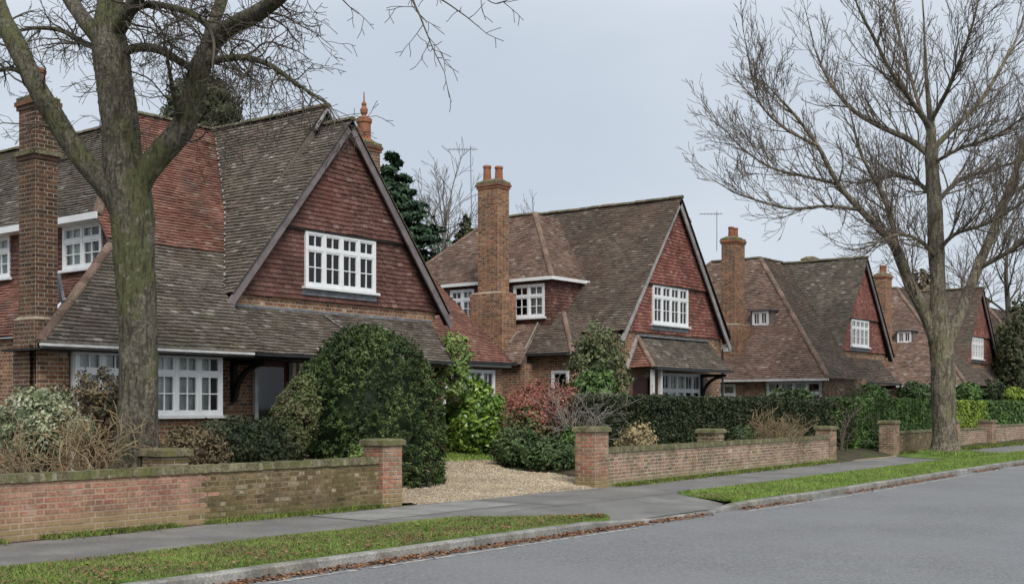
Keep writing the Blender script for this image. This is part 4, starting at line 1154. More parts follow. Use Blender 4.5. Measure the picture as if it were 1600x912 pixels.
    window(h, (29.18, 20.96, 1.5), (0, -1, 0), (-1, 0, 0), .62, 1.24, 1, 0, bg=(1, 1), seed=44, curtain=0, sill=False)
    # front wall and porch
    brickwall(h, rect((30.4, 19.45), (36.95, 19.45), .4, 3.99), 'brick_house', (0, -1, 0), holes3=[[(32.9, 19.45, 1.2), (35.5, 19.45, 2.76)], [(31.3, 19.45, .5), (32.3, 19.45, 2.6)]])
    brickwall(h, rect((30.4, 19.45), (30.4, 22), .4, 3.99), 'brick_house', (-1, 0, 0))
    brickwall(h, rect((36.95, 19.45), (36.95, 29), .4, 3.99), 'brick_house', (1, 0, 0))
    b, _ = roof(h, [(30.9, 18.45, 2.84), (31.55, 19.43, 3.82), (35.95, 19.43, 3.82), (35.7, 18.45, 2.84)], 'tile_grey')
    roof(h, [(30.9, 18.45, 2.84), (31.55, 19.43, 3.82), (30.9, 19.43, 2.84)], 'tile_red', hint=(-1, 0, .3))
    ridge_line(b, (30.9, 18.45, 2.86), (31.55, 19.43, 3.84), r=.075, mat='hip')
    m = MB(); m.bar((30.86, 19.4, 2.8), (31.52, 19.4, 3.84), .05, .12, up=(0, 1, 0)); m.build('bargeboard', 'barge_grey', h)
    m = MB(); m.box((31.5, 19.3, 3.82), (35.95, 19.44, 3.87)); m.build('lead_apron', 'lead', h)
    gutter(h, (30.9, 18.4, 2.81), (35.8, 18.4, 2.81)); bracket(h, 35.5, 19.44, 18.5, 2.74)
    for X in (31.0, 31.45):
        m = MB(); m.box((X, 18.55, .5), (X + .1, 18.65, 2.78)); m.build('porch_post', 'offwhite', h)
    m = MB(); m.box((31.3, 19.5, .5), (32.3, 19.56, 2.6)); m.build('door', 'door_red', h)
    window(h, (32.9, 19.43, 1.2), (1, 0, 0), (0, -1, 0), 2.6, 1.54, 5, .36, (2, 1), (1, 1), seed=47, curtain=.5)
    # chimneys
    chimney(h, (29.0, 22.85, .5), (29.56, 23.65, 8.62), mat='brick_house', pots=((29.22, 23.45, .52), (29.3, 23.05, .46)), base=((28.92, 22.62), (29.62, 23.9), 5.15), potr=.13, limit=200)
    chimney(h, (36.25, 20.6, 3.5), (36.85, 21.5, 8.2), pots=((36.5, 21.2, .55),), potr=.15)
    m = MB(); m.tube([(37.1, 19.2, 4.3), (37.1, 19.2, 3.9), (37.0, 19.4, 3.6), (37.0, 19.4, .5)], [.04] * 4, 8); m.build('downpipe', 'gutter', h)
    m = MB(); m.box((36.98, 19.2, 3.55), (37.2, 19.44, 3.8)); m.build('hopper', 'offwhite', h)
    return h

# ------------------------------------------------------------------ farther houses of the row
def house_far(dx, label, seed, tiles, full=True):
    h = thing('house', label, 'house', (48 + dx, 20, .5))
    Xc, Yg = 49.4 + dx, 19.4
    ml = lambda X: 7.95 - 1.28 * abs(Xc - X)
    A = lambda x, y, z: (x + dx, y, z)
    b, _ = roof(h, [(Xc, 19.1, 7.95), (Xc, 22.95, 7.95), (Xc - 3.1, 19.0, ml(Xc - 3.1))], tiles[0])
    roof(h, [(Xc, 19.1, 7.95), (Xc, 30, 7.95), (Xc + 3.2, 30, ml(Xc + 3.2)), (Xc + 3.2, 19.1, ml(Xc + 3.2))], tiles[0])
    ridge_line(b, (Xc, 19.08, 7.98), (Xc, 23, 7.98))
    gable(h, Xc, 3.0, 4.0, 7.88, 5.42, Yg, (Xc - 1.15, Xc + .75, 4.2, 5.32), seed=seed, barge='barge', mat='hang_red')
    b, _ = roof(h, [A(42, 17.7, 2.7), A(47.3, 23, 8.0), A(47.3, 25.3, 8.0), A(42, 30.6, 2.7)], tiles[1])
    ridge_line(b, A(42, 17.7, 2.73), A(47.3, 23, 8.03), mat='hip'); ridge_line(b, A(47.3, 23, 8.03), A(47.3, 25.3, 8.03)); ridge_line(b, A(42, 30.6, 2.73), A(47.3, 25.3, 8.03), mat='hip'); ridge_line(b, A(47.3, 23, 8.03), A(49.4, 23, 8.03))
    roof(h, [A(42, 17.7, 2.7), A(47.3, 23, 8.0), A(49.4, 22.95, 7.95), A(46.35, 19.03, 4.03), A(45.2, 17.7, 2.7)], tiles[2])
    brickwall(h, rect(A(42.3, 18, 0)[:2], A(42.3, 30, 0)[:2], .4, 2.75), 'brick_house', (-1, 0, 0), holes3=[[A(42.3, 18.1, 1.4), A(42.3, 20.3, 2.62)], [A(42.3, 21.6, 1.4), A(42.3, 23.2, 2.55)]])
    window(h, A(42.27, 20.3, 1.4), (0, -1, 0), (-1, 0, 0), 2.2, 1.22, 4, .36, (1, 1), (1, 1), seed=seed + 1)
    window(h, A(42.27, 23.2, 1.4), (0, -1, 0), (-1, 0, 0), 1.6, 1.15, 3, .36, (1, 1), (1, 1), seed=seed + 2)
    brickwall(h, rect(A(42.3, 18, 0)[:2], A(46.4, 18, 0)[:2], .4, 2.75), 'brick_house', (0, -1, 0))
    brickwall(h, rect(A(46.4, 19.45, 0)[:2], A(52.4, 19.45, 0)[:2], .4, 4.0), 'brick_house', (0, -1, 0), holes3=[[A(47.4, 19.45, 1.3), A(49.6, 19.45, 2.55)]])
    window(h, A(47.4, 19.42, 1.3), (1, 0, 0), (0, -1, 0), 2.2, 1.25, 4, .36, (1, 1), (1, 1), seed=seed + 3)
    brickwall(h, rect(A(52.4, 19.45, 0)[:2], A(52.4, 29, 0)[:2], .4, 4.0), 'brick_house', (1, 0, 0))
    b, _ = roof(h, [A(45.6, 18.35, 2.66), A(46.6, 19.43, 3.72), A(51.6, 19.43, 3.72), A(51.0, 18.35, 2.66)], 'tile_brown')
    roof(h, [A(45.6, 18.35, 2.66), A(46.6, 19.43, 3.72), A(45.6, 19.43, 2.66)], 'tile_red', hint=(-1, 0, .3))
    ridge_line(b, A(45.6, 18.35, 2.68), A(46.6, 19.43, 3.74), r=.08, mat='hip')
    gutter(h, A(45.6, 18.3, 2.63), A(51.1, 18.3, 2.63)); gutter(h, A(41.95, 17.7, 2.67), A(41.95, 30, 2.67), .05, 'offwhite')
    bracket(h, Xc - 2.4, 19.44, 18.45, 2.58); bracket(h, Xc + 1.5, 19.44, 18.45, 2.58)
    # small dormer right of the chimney
    m = MB(); m.box(A(44.25, 21.05, 4.7), A(46, 21.95, 5.5)); d = m.build('dormer', 'barge', h)
    m = MB(); m.box(A(44.1, 20.95, 5.502), A(46.4, 22.05, 5.58)); m.build('dormer_roof', 'barge', d)
    window(h, A(44.2, 21.85, 4.9), (0, -1, 0), (-1, 0, 0), .7, .58, 2, 0, bg=(2, 1), seed=seed + 4, sill=False, curtain=0, depth=.1)
    chimney(h, A(43.0, 22.0, 3.0), A(43.85, 22.6, 8.35), mat='brick_house', pots=(A(43.25, 22.3, .45), A(43.6, 22.3, .45)), potr=.12, base=(A(42.9, 21.8, 0)[:2], A(43.95, 22.8, 0)[:2], 4.9))
    chimney(h, A(50.6, 22.0, 4.5), A(51.2, 22.6, 8.3), mat='brick_house', pots=())
    return h
house_near()
house_middle()
house_far(0, 'third house, hipped roof sweeping low, left of the street tree trunk', 60, ('tile_grey', 'tile_rust', 'tile_brown'))
house_far(16.3, 'fourth house, partly hidden behind the trunk of the street tree', 80, ('tile_brown', 'tile_rust', 'tile_brown'))
house_far(33.0, 'farthest house, barely showing at the right edge behind trees', 95, ('tile_brown', 'tile_brown', 'tile_brown'))

# aerials
def aerial(base, top, label, mir=1, yaw=0.0):
    b, t_ = np.asarray(base, float), np.asarray(top, float)
    a = thing('aerial', label, 'aerial', b)
    m = MB(); m.tube([b, t_], [.02, .016], 6); m.build('mast', 'metal', a)
    d = (RX * mir * math.cos(yaw) + AX * math.sin(yaw)); c = t_ - np.array([0, 0, .12])
    m = MB(); m.tube([c - d * .75 * 1.0, c + d * .25], [.014, .014], 6); m.build('boom', 'metal', a)
    side = np.cross(d, (0, 0, 1.0)) * .5 + RX * .12
    for k in range(7):
        p = c + d * (-.72 + .14 * k); s = side * (.35 + .03 * k)
        m = MB(); m.tube([p - s, p + s], [.007, .007], 4); m.build('element', 'metal', a)
    return a
aerial(PX(737, 345, 32.2), PX(735, 228, 32.2), 'tall thin aerial on the middle house beside its chimney')
pa = PX(1120, 392, 47.3); pb = PX(1120, 330, 47.3)
aerial(pa, pb, 'television aerial on the third house left of its chimney')

# ------------------------------------------------------------------ trees and shrubs
def fbm_dir(D, seed, k=5):
    """cheap smooth noise over directions / points"""
    r = np.random.default_rng(seed); out = np.zeros(len(D))
    for i in range(k):
        w = r.normal(0, 1.0, 3) * (1.8 + i * 1.5); out += np.sin(D @ w + r.random() * 6.28) / (1 + i * .55)
    return out / 2.2
def leaf_mesh(name, P, N, size, rnd, asp=.5, flat=.55, rng=RNG, bend=.25):
    """one bent four-cornered leaf per point, facing roughly along N"""
    n = len(P)
    N = N + rng.normal(0, flat, (n, 3)); N /= np.linalg.norm(N, axis=1, keepdims=True)
    a = rng.normal(0, 1, (n, 3)); T = np.cross(N, a); T /= np.maximum(np.linalg.norm(T, axis=1, keepdims=True), 1e-6)
    B = np.cross(N, T)
    s = (size * (.6 + .8 * rng.random(n)))[:, None]
    V = np.stack([P - T * s, P + B * s * asp + N * s * bend * .5, P + T * s - N * s * bend, P - B * s * asp + N * s * bend * .5], 1).reshape(-1, 3)
    k = np.arange(n)[:, None] * 4
    F = np.concatenate([k + np.array([0, 3, 1]), k + np.array([3, 2, 1])])
    return np_mesh(name, V, [F], np.repeat(np.clip(rnd, 0, 1), 4))
def blob_pts(c, R, n, seed, rough=.12, shell=.35, zmin=None, power=2.0, clump=.13):
    """leaves gathered in small clumps over an uneven blob"""
    r = np.random.default_rng(seed); c, R = np.asarray(c, float), np.asarray(R, float)
    area = 12.6 * ((R[0] * R[1]) ** 1.6 + (R[0] * R[2]) ** 1.6 + (R[1] * R[2]) ** 1.6) ** (1 / 1.6) / 3 ** (1 / 1.6)
    K = int(max(30, min(5000, area / (clump * clump * 1.05))))
    D = r.normal(0, 1, (K, 3)); D /= np.linalg.norm(D, axis=1, keepdims=True)
    D2 = D / ((np.abs(D) ** power).sum(1) ** (1 / power))[:, None] if power != 2.0 else D
    rad = (1 + rough * fbm_dir(D * 1.5, seed + 1)) * (1 - shell * r.random(K) ** 2.4) + r.normal(0, .025, K)
    C = c + D2 * R * rad[:, None]; N = D / R; N /= np.linalg.norm(N, axis=1, keepdims=True)
    cr = clump * (.6 + .9 * r.random(K)); tone = .42 * fbm_dir(D * 3.2, seed + 5) + r.normal(0, .30, K)
    k = r.integers(0, K, n); off = r.normal(0, 1, (n, 3)); off /= np.linalg.norm(off, axis=1, keepdims=True); off *= (r.random(n) ** .5 * cr[k])[:, None]
    P = C[k] + off + N[k] * (cr[k] * .25)[:, None]; NN = N[k] + off / cr[k][:, None] * .8 + np.array([0, 0, .25]); NN /= np.linalg.norm(NN, axis=1, keepdims=True)
    tn = tone[k]
    if zmin is not None:
        q = P[:, 2] > zmin; P, NN, tn = P[q], NN[q], tn[q]
    return P, NN, tn, r
def core_blob(c, R, seed, rough, sc, power=2.0, zmin=None):
    u, v = np.meshgrid(np.linspace(0, 2 * np.pi, 21)[:-1], np.linspace(.05, np.pi - .05, 12)); u, v = u.ravel(), v.ravel()
    D = np.stack([np.cos(u) * np.sin(v), np.sin(u) * np.sin(v), np.cos(v)], 1)
    D2 = D / ((np.abs(D) ** power).sum(1) ** (1 / power))[:, None] if power != 2.0 else D
    P = np.asarray(c, float) + D2 * np.asarray(R, float) * (sc * (1 + rough * fbm_dir(D * 1.5, seed + 1)))[:, None]
    if zmin is not None: P[:, 2] = np.maximum(P[:, 2], zmin)
    i = np.arange(11)[:, None] * 20; j = np.arange(20)[None, :]; j2 = (j + 1) % 20
    F = np.stack([i + j, i + 20 + j, i + 20 + j2, i + j2], -1).reshape(-1, 4)
    return P, F
def bush(name, label, cat, c, R, n, size, mat, seed, rough=.12, shell=.35, zmin=None, power=2.0, asp=.5, core=.72, stems=True, flat=.55, group=None, clump=.13, lean=0.0):
    z0 = (c[2] - R[2]) if zmin is None else zmin
    t = thing(name, label, cat, (c[0], c[1], z0), group)
    P, N, cl, r = blob_pts(c, R, n, seed, rough, shell, zmin, power, clump)
    P = P + RX * (lean * (P[:, 2:3] - z0))
    rnd = .5 + .55 * cl + r.normal(0, .16, len(P))
    link('foliage', leaf_mesh('foliage', P, N, size, rnd, asp, flat, r), mat, t)
    if core:
        V, F = core_blob(c, R, seed, rough, core, power, zmin)
        V = V + RX * (lean * (V[:, 2:3] - z0))
        link('dark_foliage_core', np_mesh('dark_foliage_core', V, [F], np.full(len(V), .05), True), mat, t)  # core takes a dark leaf tone: shade inside the bush put into colour
    if stems:
        rr = random.Random(seed)
        for k in range(5):
            m = MB()
            a = rr.uniform(0, 6.28); q = rr.uniform(.1, .4)
            m.tube([(c[0] + .08 * math.cos(a), c[1] + .08 * math.sin(a), z0 - .05), (c[0] + R[0] * q * math.cos(a), c[1] + R[1] * q * math.sin(a), c[2])], [.035, .015], 5)
            m.build('stem', 'twig', t)
    return t
class Twigs:
    def __init__(s): s.V = []; s.F = []; s.R = []; s.n = 0
    def add(s, P, R, n, r=.5):
        V, F = tube_arr(np.asarray(P, float), np.asarray(R, float), n); s.V.append(V); s.F.append(F + s.n); s.R.append(np.full(len(V), r)); s.n += len(V)
    def build(s, name, mat, parent, smooth=True):
        if not s.V: return
        return link(name, np_mesh(name, np.concatenate(s.V), [np.concatenate(s.F)], np.concatenate(s.R), smooth), mat, parent)
def unit(v): return v / max(np.linalg.norm(v), 1e-9)
def grow(tw, p, d, L, r, lvl, rng, prm):
    """one branch with its side branches"""
    nseg = max(3, int(L / prm['seg'])); P = [p]; R = [r]; ds = []
    for i in range(nseg):
        d = unit(d + rng.normal(0, prm['wig'], 3) + np.array([0, 0, prm['trop'] * (1 if lvl > 0 else .5)]))
        p = p + d * (L / nseg); P.append(p); R.append(max(r * (1 - .78 * (i + 1) / nseg), prm['rmin'])); ds.append(d)
    tw.add(P, R, 5 if r > .03 else (4 if r > .012 else 3), rng.random())
    if lvl <= 0: return
    nk = max(1, int(prm['kids'] * (L / prm['per']) ** .8))
    for k in range(nk):
        f = .18 + .82 * (k + rng.random()) / nk; i = min(int(f * nseg), nseg - 1)
        ax = unit(np.cross(ds[i], rng.normal(0, 1, 3))); a = math.radians(rng.uniform(*prm['ang']))
        dk = unit(ds[i] * math.cos(a) + ax * math.sin(a)); LK = L * rng.uniform(*prm['len']) * (1.1 - .55 * f)
        if LK < prm['lmin']: continue
        grow(tw, np.asarray(P[i]) + (np.asarray(P[i + 1]) - np.asarray(P[i])) * (f * nseg - i if f < 1 else 1), dk, LK, max(R[i] * rng.uniform(.45, .7), prm['rmin']), lvl - 1, rng, prm)
def smooth_path(pts, n=5):
    """Catmull-Rom through rows of (x, y, z, r)"""
    P = np.asarray(pts, float); Q = np.vstack([2 * P[0] - P[1], P, 2 * P[-1] - P[-2]]); out = []
    for i in range(1, len(Q) - 2):
        for k in range(n):
            t = k / n; a, b, c, d = Q[i - 1], Q[i], Q[i + 1], Q[i + 2]
            out.append(.5 * (2 * b + (c - a) * t + (2 * a - 5 * b + 4 * c - d) * t * t + (3 * b - a - 3 * c + d) * t ** 3))
    out.append(P[-1]); return np.array(out)
def bark_limb(tw, pts, sides, rng, amp=.072):
    """limb with furrowed, knobbly bark in the mesh"""
    S = smooth_path(pts, 16); P, R = S[:, :3], np.maximum(S[:, 3], .006)
    V, F = tube_arr(P, R, sides); m = len(P); V = V.reshape(m, sides, 3)
    rad = V - P[:, None, :]; a = np.arange(sides) / sides * 2 * np.pi; zz = np.arange(m)[:, None] * (np.linalg.norm(P[-1] - P[0]) / m)
    ca, sa = np.cos(a)[None, :], np.sin(a)[None, :]
    g = np.zeros((m, sides))
    for k in range(7):
        w = rng.normal(0, 1, 3) * (1.2 + k * .9); g += np.sin(ca * w[0] + sa * w[1] + zz * w[2] * 1.4 + rng.random() * 6.28) / (1.5 + k * .5)
    fur = np.abs(np.sin(a[None, :] * (sides // 7) + 1.6 * np.sin(zz * 2.3 + a[None, :] * 2) + rng.random() * 6)) ** .6
    V = P[:, None, :] + rad * (1 - amp * .3 + amp * .6 * g + amp * 1.15 * (fur - .6) + rng.normal(0, amp * .22, (m, sides)))[:, :, None]
    tw.V.append(V.reshape(-1, 3)); tw.F.append(F + tw.n); tw.R.append(np.full(m * sides, .5)); tw.n += m * sides
    return P, R
def limb(tw, pts, sides=10, rough=.0, rng=None):
    if sides >= 12: return bark_limb(tw, pts, 40 if sides > 13 else 28, rng)
    S = smooth_path(pts); P, R = S[:, :3], np.maximum(S[:, 3], .006)
    if rough and rng is not None: R = R * (1 + rng.normal(0, rough, len(R)))
    tw.add(P, R, sides); return P, R
def sprout(tw, P, R, n, L, lvl, rng, prm, f0=.1, ang=None):
    m = len(P)
    for k in range(n):
        f = f0 + (1 - f0) * (k + rng.random()) / n; i = min(int(f * (m - 1)), m - 2)
        d = unit(P[i + 1] - P[i]); ax = unit(np.cross(d, rng.normal(0, 1, 3))); a = math.radians(rng.uniform(*(ang or prm['ang'])))
        grow(tw, P[i], unit(d * math.cos(a) + ax * math.sin(a)), L * rng.uniform(.6, 1.25) * (1.15 - .5 * f), max(min(R[i] * .45, prm['r0']), prm['rmin'] * 1.5), lvl, rng, prm)
    d = unit(P[-1] - P[-3]); grow(tw, P[-1], d, L * .9, max(R[-1], prm['rmin']), lvl, rng, prm)

def pxl(pts, dep):
    """pixels with radius in pixels and depth offset -> points with radius in metres"""
    out = []
    for q in pts:
        x, y, r = q[:3]; d = dep + (q[3] if len(q) > 3 else 0)
        out.append((*PD(x, y, d), r / FPX * d))
    return out

# --- great bare tree behind the left wall
def big_tree():
    rng = np.random.default_rng(5); D = 17.5
    base = PD(212, 736, D)
    t = thing('bare_tree', 'massive forked bare tree behind the left garden wall', 'tree', base)
    tr = Twigs()
    limb(tr, pxl([(214, 752, 47), (213, 725, 40), (214, 690, 34), (216, 620, 30), (215, 540, 29.5), (212, 460, 30.5), (208, 390, 32.5), (205, 330, 33.5), (198, 285, 32), (190, 240, 30), (186, 190, 28), (180, 140, 28), (174, 90, 28), (170, 50, 25), (172, 15, 20), (176, -40, 17), (184, -120, 13), (190, -240, 7)], D), 18, .02, rng)
    L = {}
    L['a'] = limb(tr, pxl([(205, 345, 22), (180, 305, 22), (148, 270, 17), (112, 226, 16), (78, 172, 16), (50, 122, 15), (25, 70, 15), (0, 20, 14, .4), (-25, -60, 12, .9), (-60, -180, 8, 1.5)], D), 12, .03, rng)
    L['b'] = limb(tr, pxl([(200, 320, 24), (225, 272, 20), (255, 236, 19), (285, 200, 19), (300, 155, 17), (313, 108, 16), (333, 66, 15), (362, 42, 14, -.4), (400, 22, 13, -.9), (436, -4, 11, -1.4), (490, -50, 9, -2), (560, -90, 7, -2.6)], D), 12, .03, rng)
    L['c'] = limb(tr, pxl([(312, 110, 12), (322, 75, 11), (336, 30, 10, .4), (352, -20, 9, .8), (370, -110, 6, 1.4)], D), 9, .03, rng)
    L['d'] = limb(tr, pxl([(172, 85, 14), (150, 55, 13), (122, 18, 12, .3), (96, -25, 11, .8), (66, -110, 8, 1.4)], D), 9, .03, rng)
    L['e'] = limb(tr, pxl([(178, 60, 13), (200, 18, 12, -.4), (228, -22, 10, -.8), (270, -100, 7, -1.4)], D), 9, .03, rng)
    L['f'] = limb(tr, pxl([(190, 82, 7), (218, 74, 7, -.3), (250, 78, 7, -.5), (280, 96, 6, -.3), (303, 110, 6)], D), 7, .03, rng)
    L['g'] = limb(tr, pxl([(318, 98, 7), (350, 92, 6, -.4), (385, 90, 5, -.8), (425, 104, 4, -1.2), (465, 132, 3, -1.6), (505, 158, 2, -2)], D), 7, .03, rng)
    L['h'] = limb(tr, pxl([(190, 25, 8), (225, 8, 6, -.4), (262, 10, 5, -.7), (300, 22, 5, -.9), (322, 40, 4, -1)], D), 7, .03, rng)
    L['i'] = limb(tr, pxl([(160, 78, 6), (128, 66, 5, .4), (96, 48, 4, .7), (55, 44, 3, 1), (12, 52, 2, 1.2)], D), 6, .03, rng)
    L['j'] = limb(tr, pxl([(285, 190, 7), (275, 160, 5, -.4), (268, 128, 3.5, -.7), (262, 95, 2.5, -1)], D), 6, .03, rng)
    L['k'] = limb(tr, pxl([(50, 122, 5), (20, 108, 4, .4), (-12, 112, 3, .8)], D), 6, .03, rng)
    L['l'] = limb(tr, pxl([(490, -50, 5, -2), (560, -40, 3.4, -2.6), (630, -18, 2.4, -3), (650, 12, 1.7, -3.1), (664, 45, 1.2, -3.2), (676, 75, .9, -3.2), (688, 100, .6, -3.2)], D), 5, .02, rng)
    L['m'] = limb(tr, pxl([(630, -18, 1.8, -3), (680, -5, 1.3, -3.2), (720, 20, 1.0, -3.4), (748, 42, .6, -3.5)], D), 5, .02, rng)
    L['n'] = limb(tr, pxl([(560, -40, 2, -2.6), (640, -50, 1.7, -3), (720, -30, 1.3, -3.4), (768, 4, .8, -3.6), (790, 2, .6, -3.7)], D), 5, .02, rng)
    tr.build('trunk', 'bark', t)
    tw = Twigs()
    prm = dict(seg=.10, wig=.21, trop=-.045, rmin=.0044, kids=5.4, per=1.0, ang=(28, 70), len=(.42, .78), lmin=.10, r0=.018)
    for k, n, ln, lv in (('a', 14, 1.25, 3), ('b', 26, 1.5, 3), ('c', 11, 1.5, 3), ('d', 11, 1.3, 3), ('e', 11, 1.5, 3), ('f', 8, .8, 3), ('g', 24, 1.1, 3), ('h', 12, 1.0, 3), ('i', 14, .9, 3), ('j', 7, .7, 2), ('k', 8, .9, 3), ('l', 7, .55, 1), ('m', 3, .4, 1), ('n', 5, .45, 1)):
        sprout(tw, *L[k], n, ln, lv, rng, prm, f0=.22 if k not in 'ln' else .4)
    tw.build('twigs', 'twig', t)
big_tree()

# --- bare street tree on the right verge
def street_tree():
    rng = np.random.default_rng(9); D = 40.5
    t = thing('bare_tree', 'tall bare spreading street tree on the grass verge at right', 'tree', PD(1476, 706, D))
    tr = Twigs(); L = []
    limb(tr, pxl([(1477, 716, 31), (1477, 704, 25), (1476, 680, 19), (1474, 620, 18), (1472, 560, 18), (1468, 515, 17), (1466, 460, 12), (1463, 390, 12.5), (1460, 320, 11), (1457, 270, 10.5), (1455, 225, 8.5), (1454, 190, 5.5), (1450, 150, 3.6), (1446, 100, 2.4), (1444, 40, 1.5), (1440, -20, 1)], D), 14, .02, rng)
    def lb(pts): L.append(limb(tr, pxl([(q[0], q[1], q[2] * .78) + tuple(q[3:]) for q in pts], D), 8, .02, rng))
    lb([(1466, 545, 13), (1445, 490, 12.5), (1420, 440, 11.5, -.3), (1400, 388, 10, -.7), (1378, 362, 8, -1), (1345, 328, 6.5, -1.4), (1310, 288, 5, -1.8), (1278, 228, 4, -2), (1240, 178, 3, -2.2), (1205, 140, 1.6, -2.4)])
    lb([(1400, 388, 6, -.7), (1392, 340, 5, -1), (1372, 290, 4, -1.2), (1345, 240, 3, -1.3), (1332, 190, 2, -1.4)])
    lb([(1345, 328, 4, -1.4), (1292, 322, 3.2, -2), (1235, 326, 2.6, -2.6), (1180, 312, 2, -3), (1146, 300, 1.2, -3.2)])
    lb([(1310, 288, 3.4, -1.8), (1255, 275, 2.8, -1.2), (1205, 262, 2.2, -.8), (1160, 232, 1.6, -.6), (1134, 204, 1, -.5)])
    lb([(1278, 228, 3, -2), (1225, 200, 2.4, -2.8), (1188, 162, 1.8, -3.4), (1172, 110, 1.2, -3.8)])
    lb([(1460, 310, 5.5), (1434, 286, 4.5, .8), (1400, 274, 3.5, 1.6), (1350, 284, 2.4, 2.6)])
    lb([(1464, 405, 5), (1440, 378, 4, -.8), (1405, 366, 3, -1.6), (1360, 384, 2, -2.2)])
    lb([(1456, 245, 7), (1420, 218, 6, .4), (1372, 196, 5, .8), (1328, 168, 4, 1.2), (1292, 120, 2.8, 1.6), (1272, 74, 1.6, 1.8)])
    lb([(1454, 200, 6), (1424, 158, 5, -1), (1392, 112, 4, -1.8), (1366, 60, 3, -2.4), (1342, 14, 2, -2.8), (1328, -30, 1.2, -3)])
    lb([(1455, 215, 5), (1438, 170, 4, 1.2), (1420, 110, 3, 2.2), (1404, 50, 2.2, 3), (1394, -20, 1.4, 3.6)])
    lb([(1456, 235, 6.5), (1490, 200, 5.5, .4), (1530, 160, 4.5, .8), (1562, 110, 3.4, 1.2), (1590, 56, 2.2, 1.6), (1606, 0, 1.4, 2)])
    lb([(1454, 190, 5), (1480, 142, 4, -1), (1502, 90, 3.2, -1.8), (1522, 30, 2.2, -2.4), (1534, -30, 1.4, -2.8)])
    lb([(1458, 255, 4), (1500, 232, 3.4, -1), (1552, 214, 2.6, -2), (1604, 180, 1.8, -3)])
    lb([(1461, 320, 5), (1496, 284, 4.2, 1), (1545, 266, 3.4, 2), (1606, 248, 2.4, 3)])
    lb([(1478, 540, 14), (1502, 485, 12, .4), (1525, 425, 10.5, .8), (1548, 370, 9, 1.2), (1572, 310, 7.5, 1.6), (1592, 250, 6, 2), (1612, 170, 4, 2.4), (1628, 80, 2.4, 2.8)])
    lb([(1530, 418, 6, .8), (1568, 398, 4.5, .2), (1610, 372, 3.4, -.4), (1660, 352, 2, -1)])
    lb([(1463, 395, 5), (1492, 366, 4, -.8), (1540, 350, 3.2, -1.6), (1590, 322, 2.4, -2.4)])
    lb([(1572, 310, 4, 1.6), (1602, 288, 3.2, 1), (1650, 260, 2, .4)])
    tr.build('trunk', 'bark2', t)
    tw = Twigs()
    prm = dict(seg=.24, wig=.10, trop=.105, rmin=.0076, kids=6.2, per=2.0, ang=(20, 47), len=(.42, .75), lmin=.16, r0=.032)
    for (P, R) in L: sprout(tw, P, R, 25, 2.0, 3, rng, prm, f0=.12)
    tw.build('twigs', 'twig_purple', t)
street_tree()

# --- background trees
def bg_tree(name, label, x, ybase, ytop, D, spread, mat, seed, n=9, trunk_r=.22, lvl=3):
    rng = np.random.default_rng(seed); b = PD(x, ybase, D); b[2] = max(b[2], 0.2); top = PD(x, ytop, D); H = top[2] - b[2]
    t = thing(name, label, 'tree', b)
    tr = Twigs(); pts = [(*b, trunk_r), (*(b + np.array([.1, .1, H * .3])), trunk_r * .8), (*(b + np.array([-.1, .2, H * .6])), trunk_r * .5), (*(b + np.array([0, 0, H * .85])), trunk_r * .2)]
    P, R = limb(tr, pts, 8); tr.build('trunk', mat, t)
    tw = Twigs(); prm = dict(seg=.5, wig=.10, trop=.06, rmin=.011, kids=5.5, per=2.4, ang=(22, 48), len=(.42, .72), lmin=.4, r0=.08)
    sprout(tw, P, R, n, spread, lvl, rng, prm, f0=.3, ang=(25, 65)); tw.build('twigs', mat, t)
bg_tree('bare_tree', 'pale bare tree behind the roofs between nearest and middle house', 700, 500, 300, 62, 3.6, 'far_tree', 21, 30)
bg_tree('bare_tree', 'hazy bare crown just showing above the middle house ridge', 832, 500, 352, 75, 3.0, 'far_tree', 22, 24)
bg_tree('bare_tree', 'bare tree behind the fourth house at the right edge', 1578, 560, 330, 72, 4.2, 'twig', 23, 14)
bg_tree('bare_tree', 'slim bare tree beyond the third house roof', 1510, 560, 385, 80, 3.2, 'far_tree', 24, 10)
def conifer(label, x, ytop, D, ybot, halfpx, mat, seed, n=9000, size=.16, zfloor=.5):
    r = np.random.default_rng(seed); top = PD(x, ytop, D); bot = PD(x, ybot, D); H = top[2] - bot[2]; Rm = halfpx / FPX * D
    b = np.array([top[0], top[1], zfloor]); t = thing('conifer_tree', label, 'tree', b)
    m = MB(); m.tube([b, (top[0], top[1], top[2] - .3)], [.22, .03], 8); m.build('trunk', 'bark', t)
    # layered drooping boughs
    nb = 170; P = []; N = []
    for k in range(nb):
        f = r.random() ** .75; z = top[2] - H * f; a = r.random() * 6.28; L = Rm * (f * .95 + .04) * (.75 + .45 * r.random())
        q = n // nb; s = r.random(q) ** .7
        base = np.array([top[0], top[1], z]); d = np.array([math.cos(a), math.sin(a), 0])
        wv = np.cross(d, (0, 0, 1)); lat = r.normal(0, .16, q) * L * (.5 + s)
        pp = base + d * (s * L)[:, None] + wv * lat[:, None]; pp[:, 2] += -.35 * L * s ** 1.6 + .12 * L * s ** 4 + r.normal(0, .05, q) * H * .08 + .25 * L * s
        P.append(pp); N.append(np.tile(d * .5 + np.array([0, 0, .8]), (q, 1)))
    P, N = np.concatenate(P), np.concatenate(N)
    link('crown', leaf_mesh('crown', P, N, size, r.random(len(P)), .4, .6, r), mat, t); return t
conifer('dark green conifer rising behind the right slope of the nearest gable', 612, 238, 46, 470, 125, 'conifer', 31, 26000, .15)
conifer('small conical evergreen between the conifer and the tall chimney', 728, 336, 52, 480, 55, 'ivy', 32, 6000, .14)
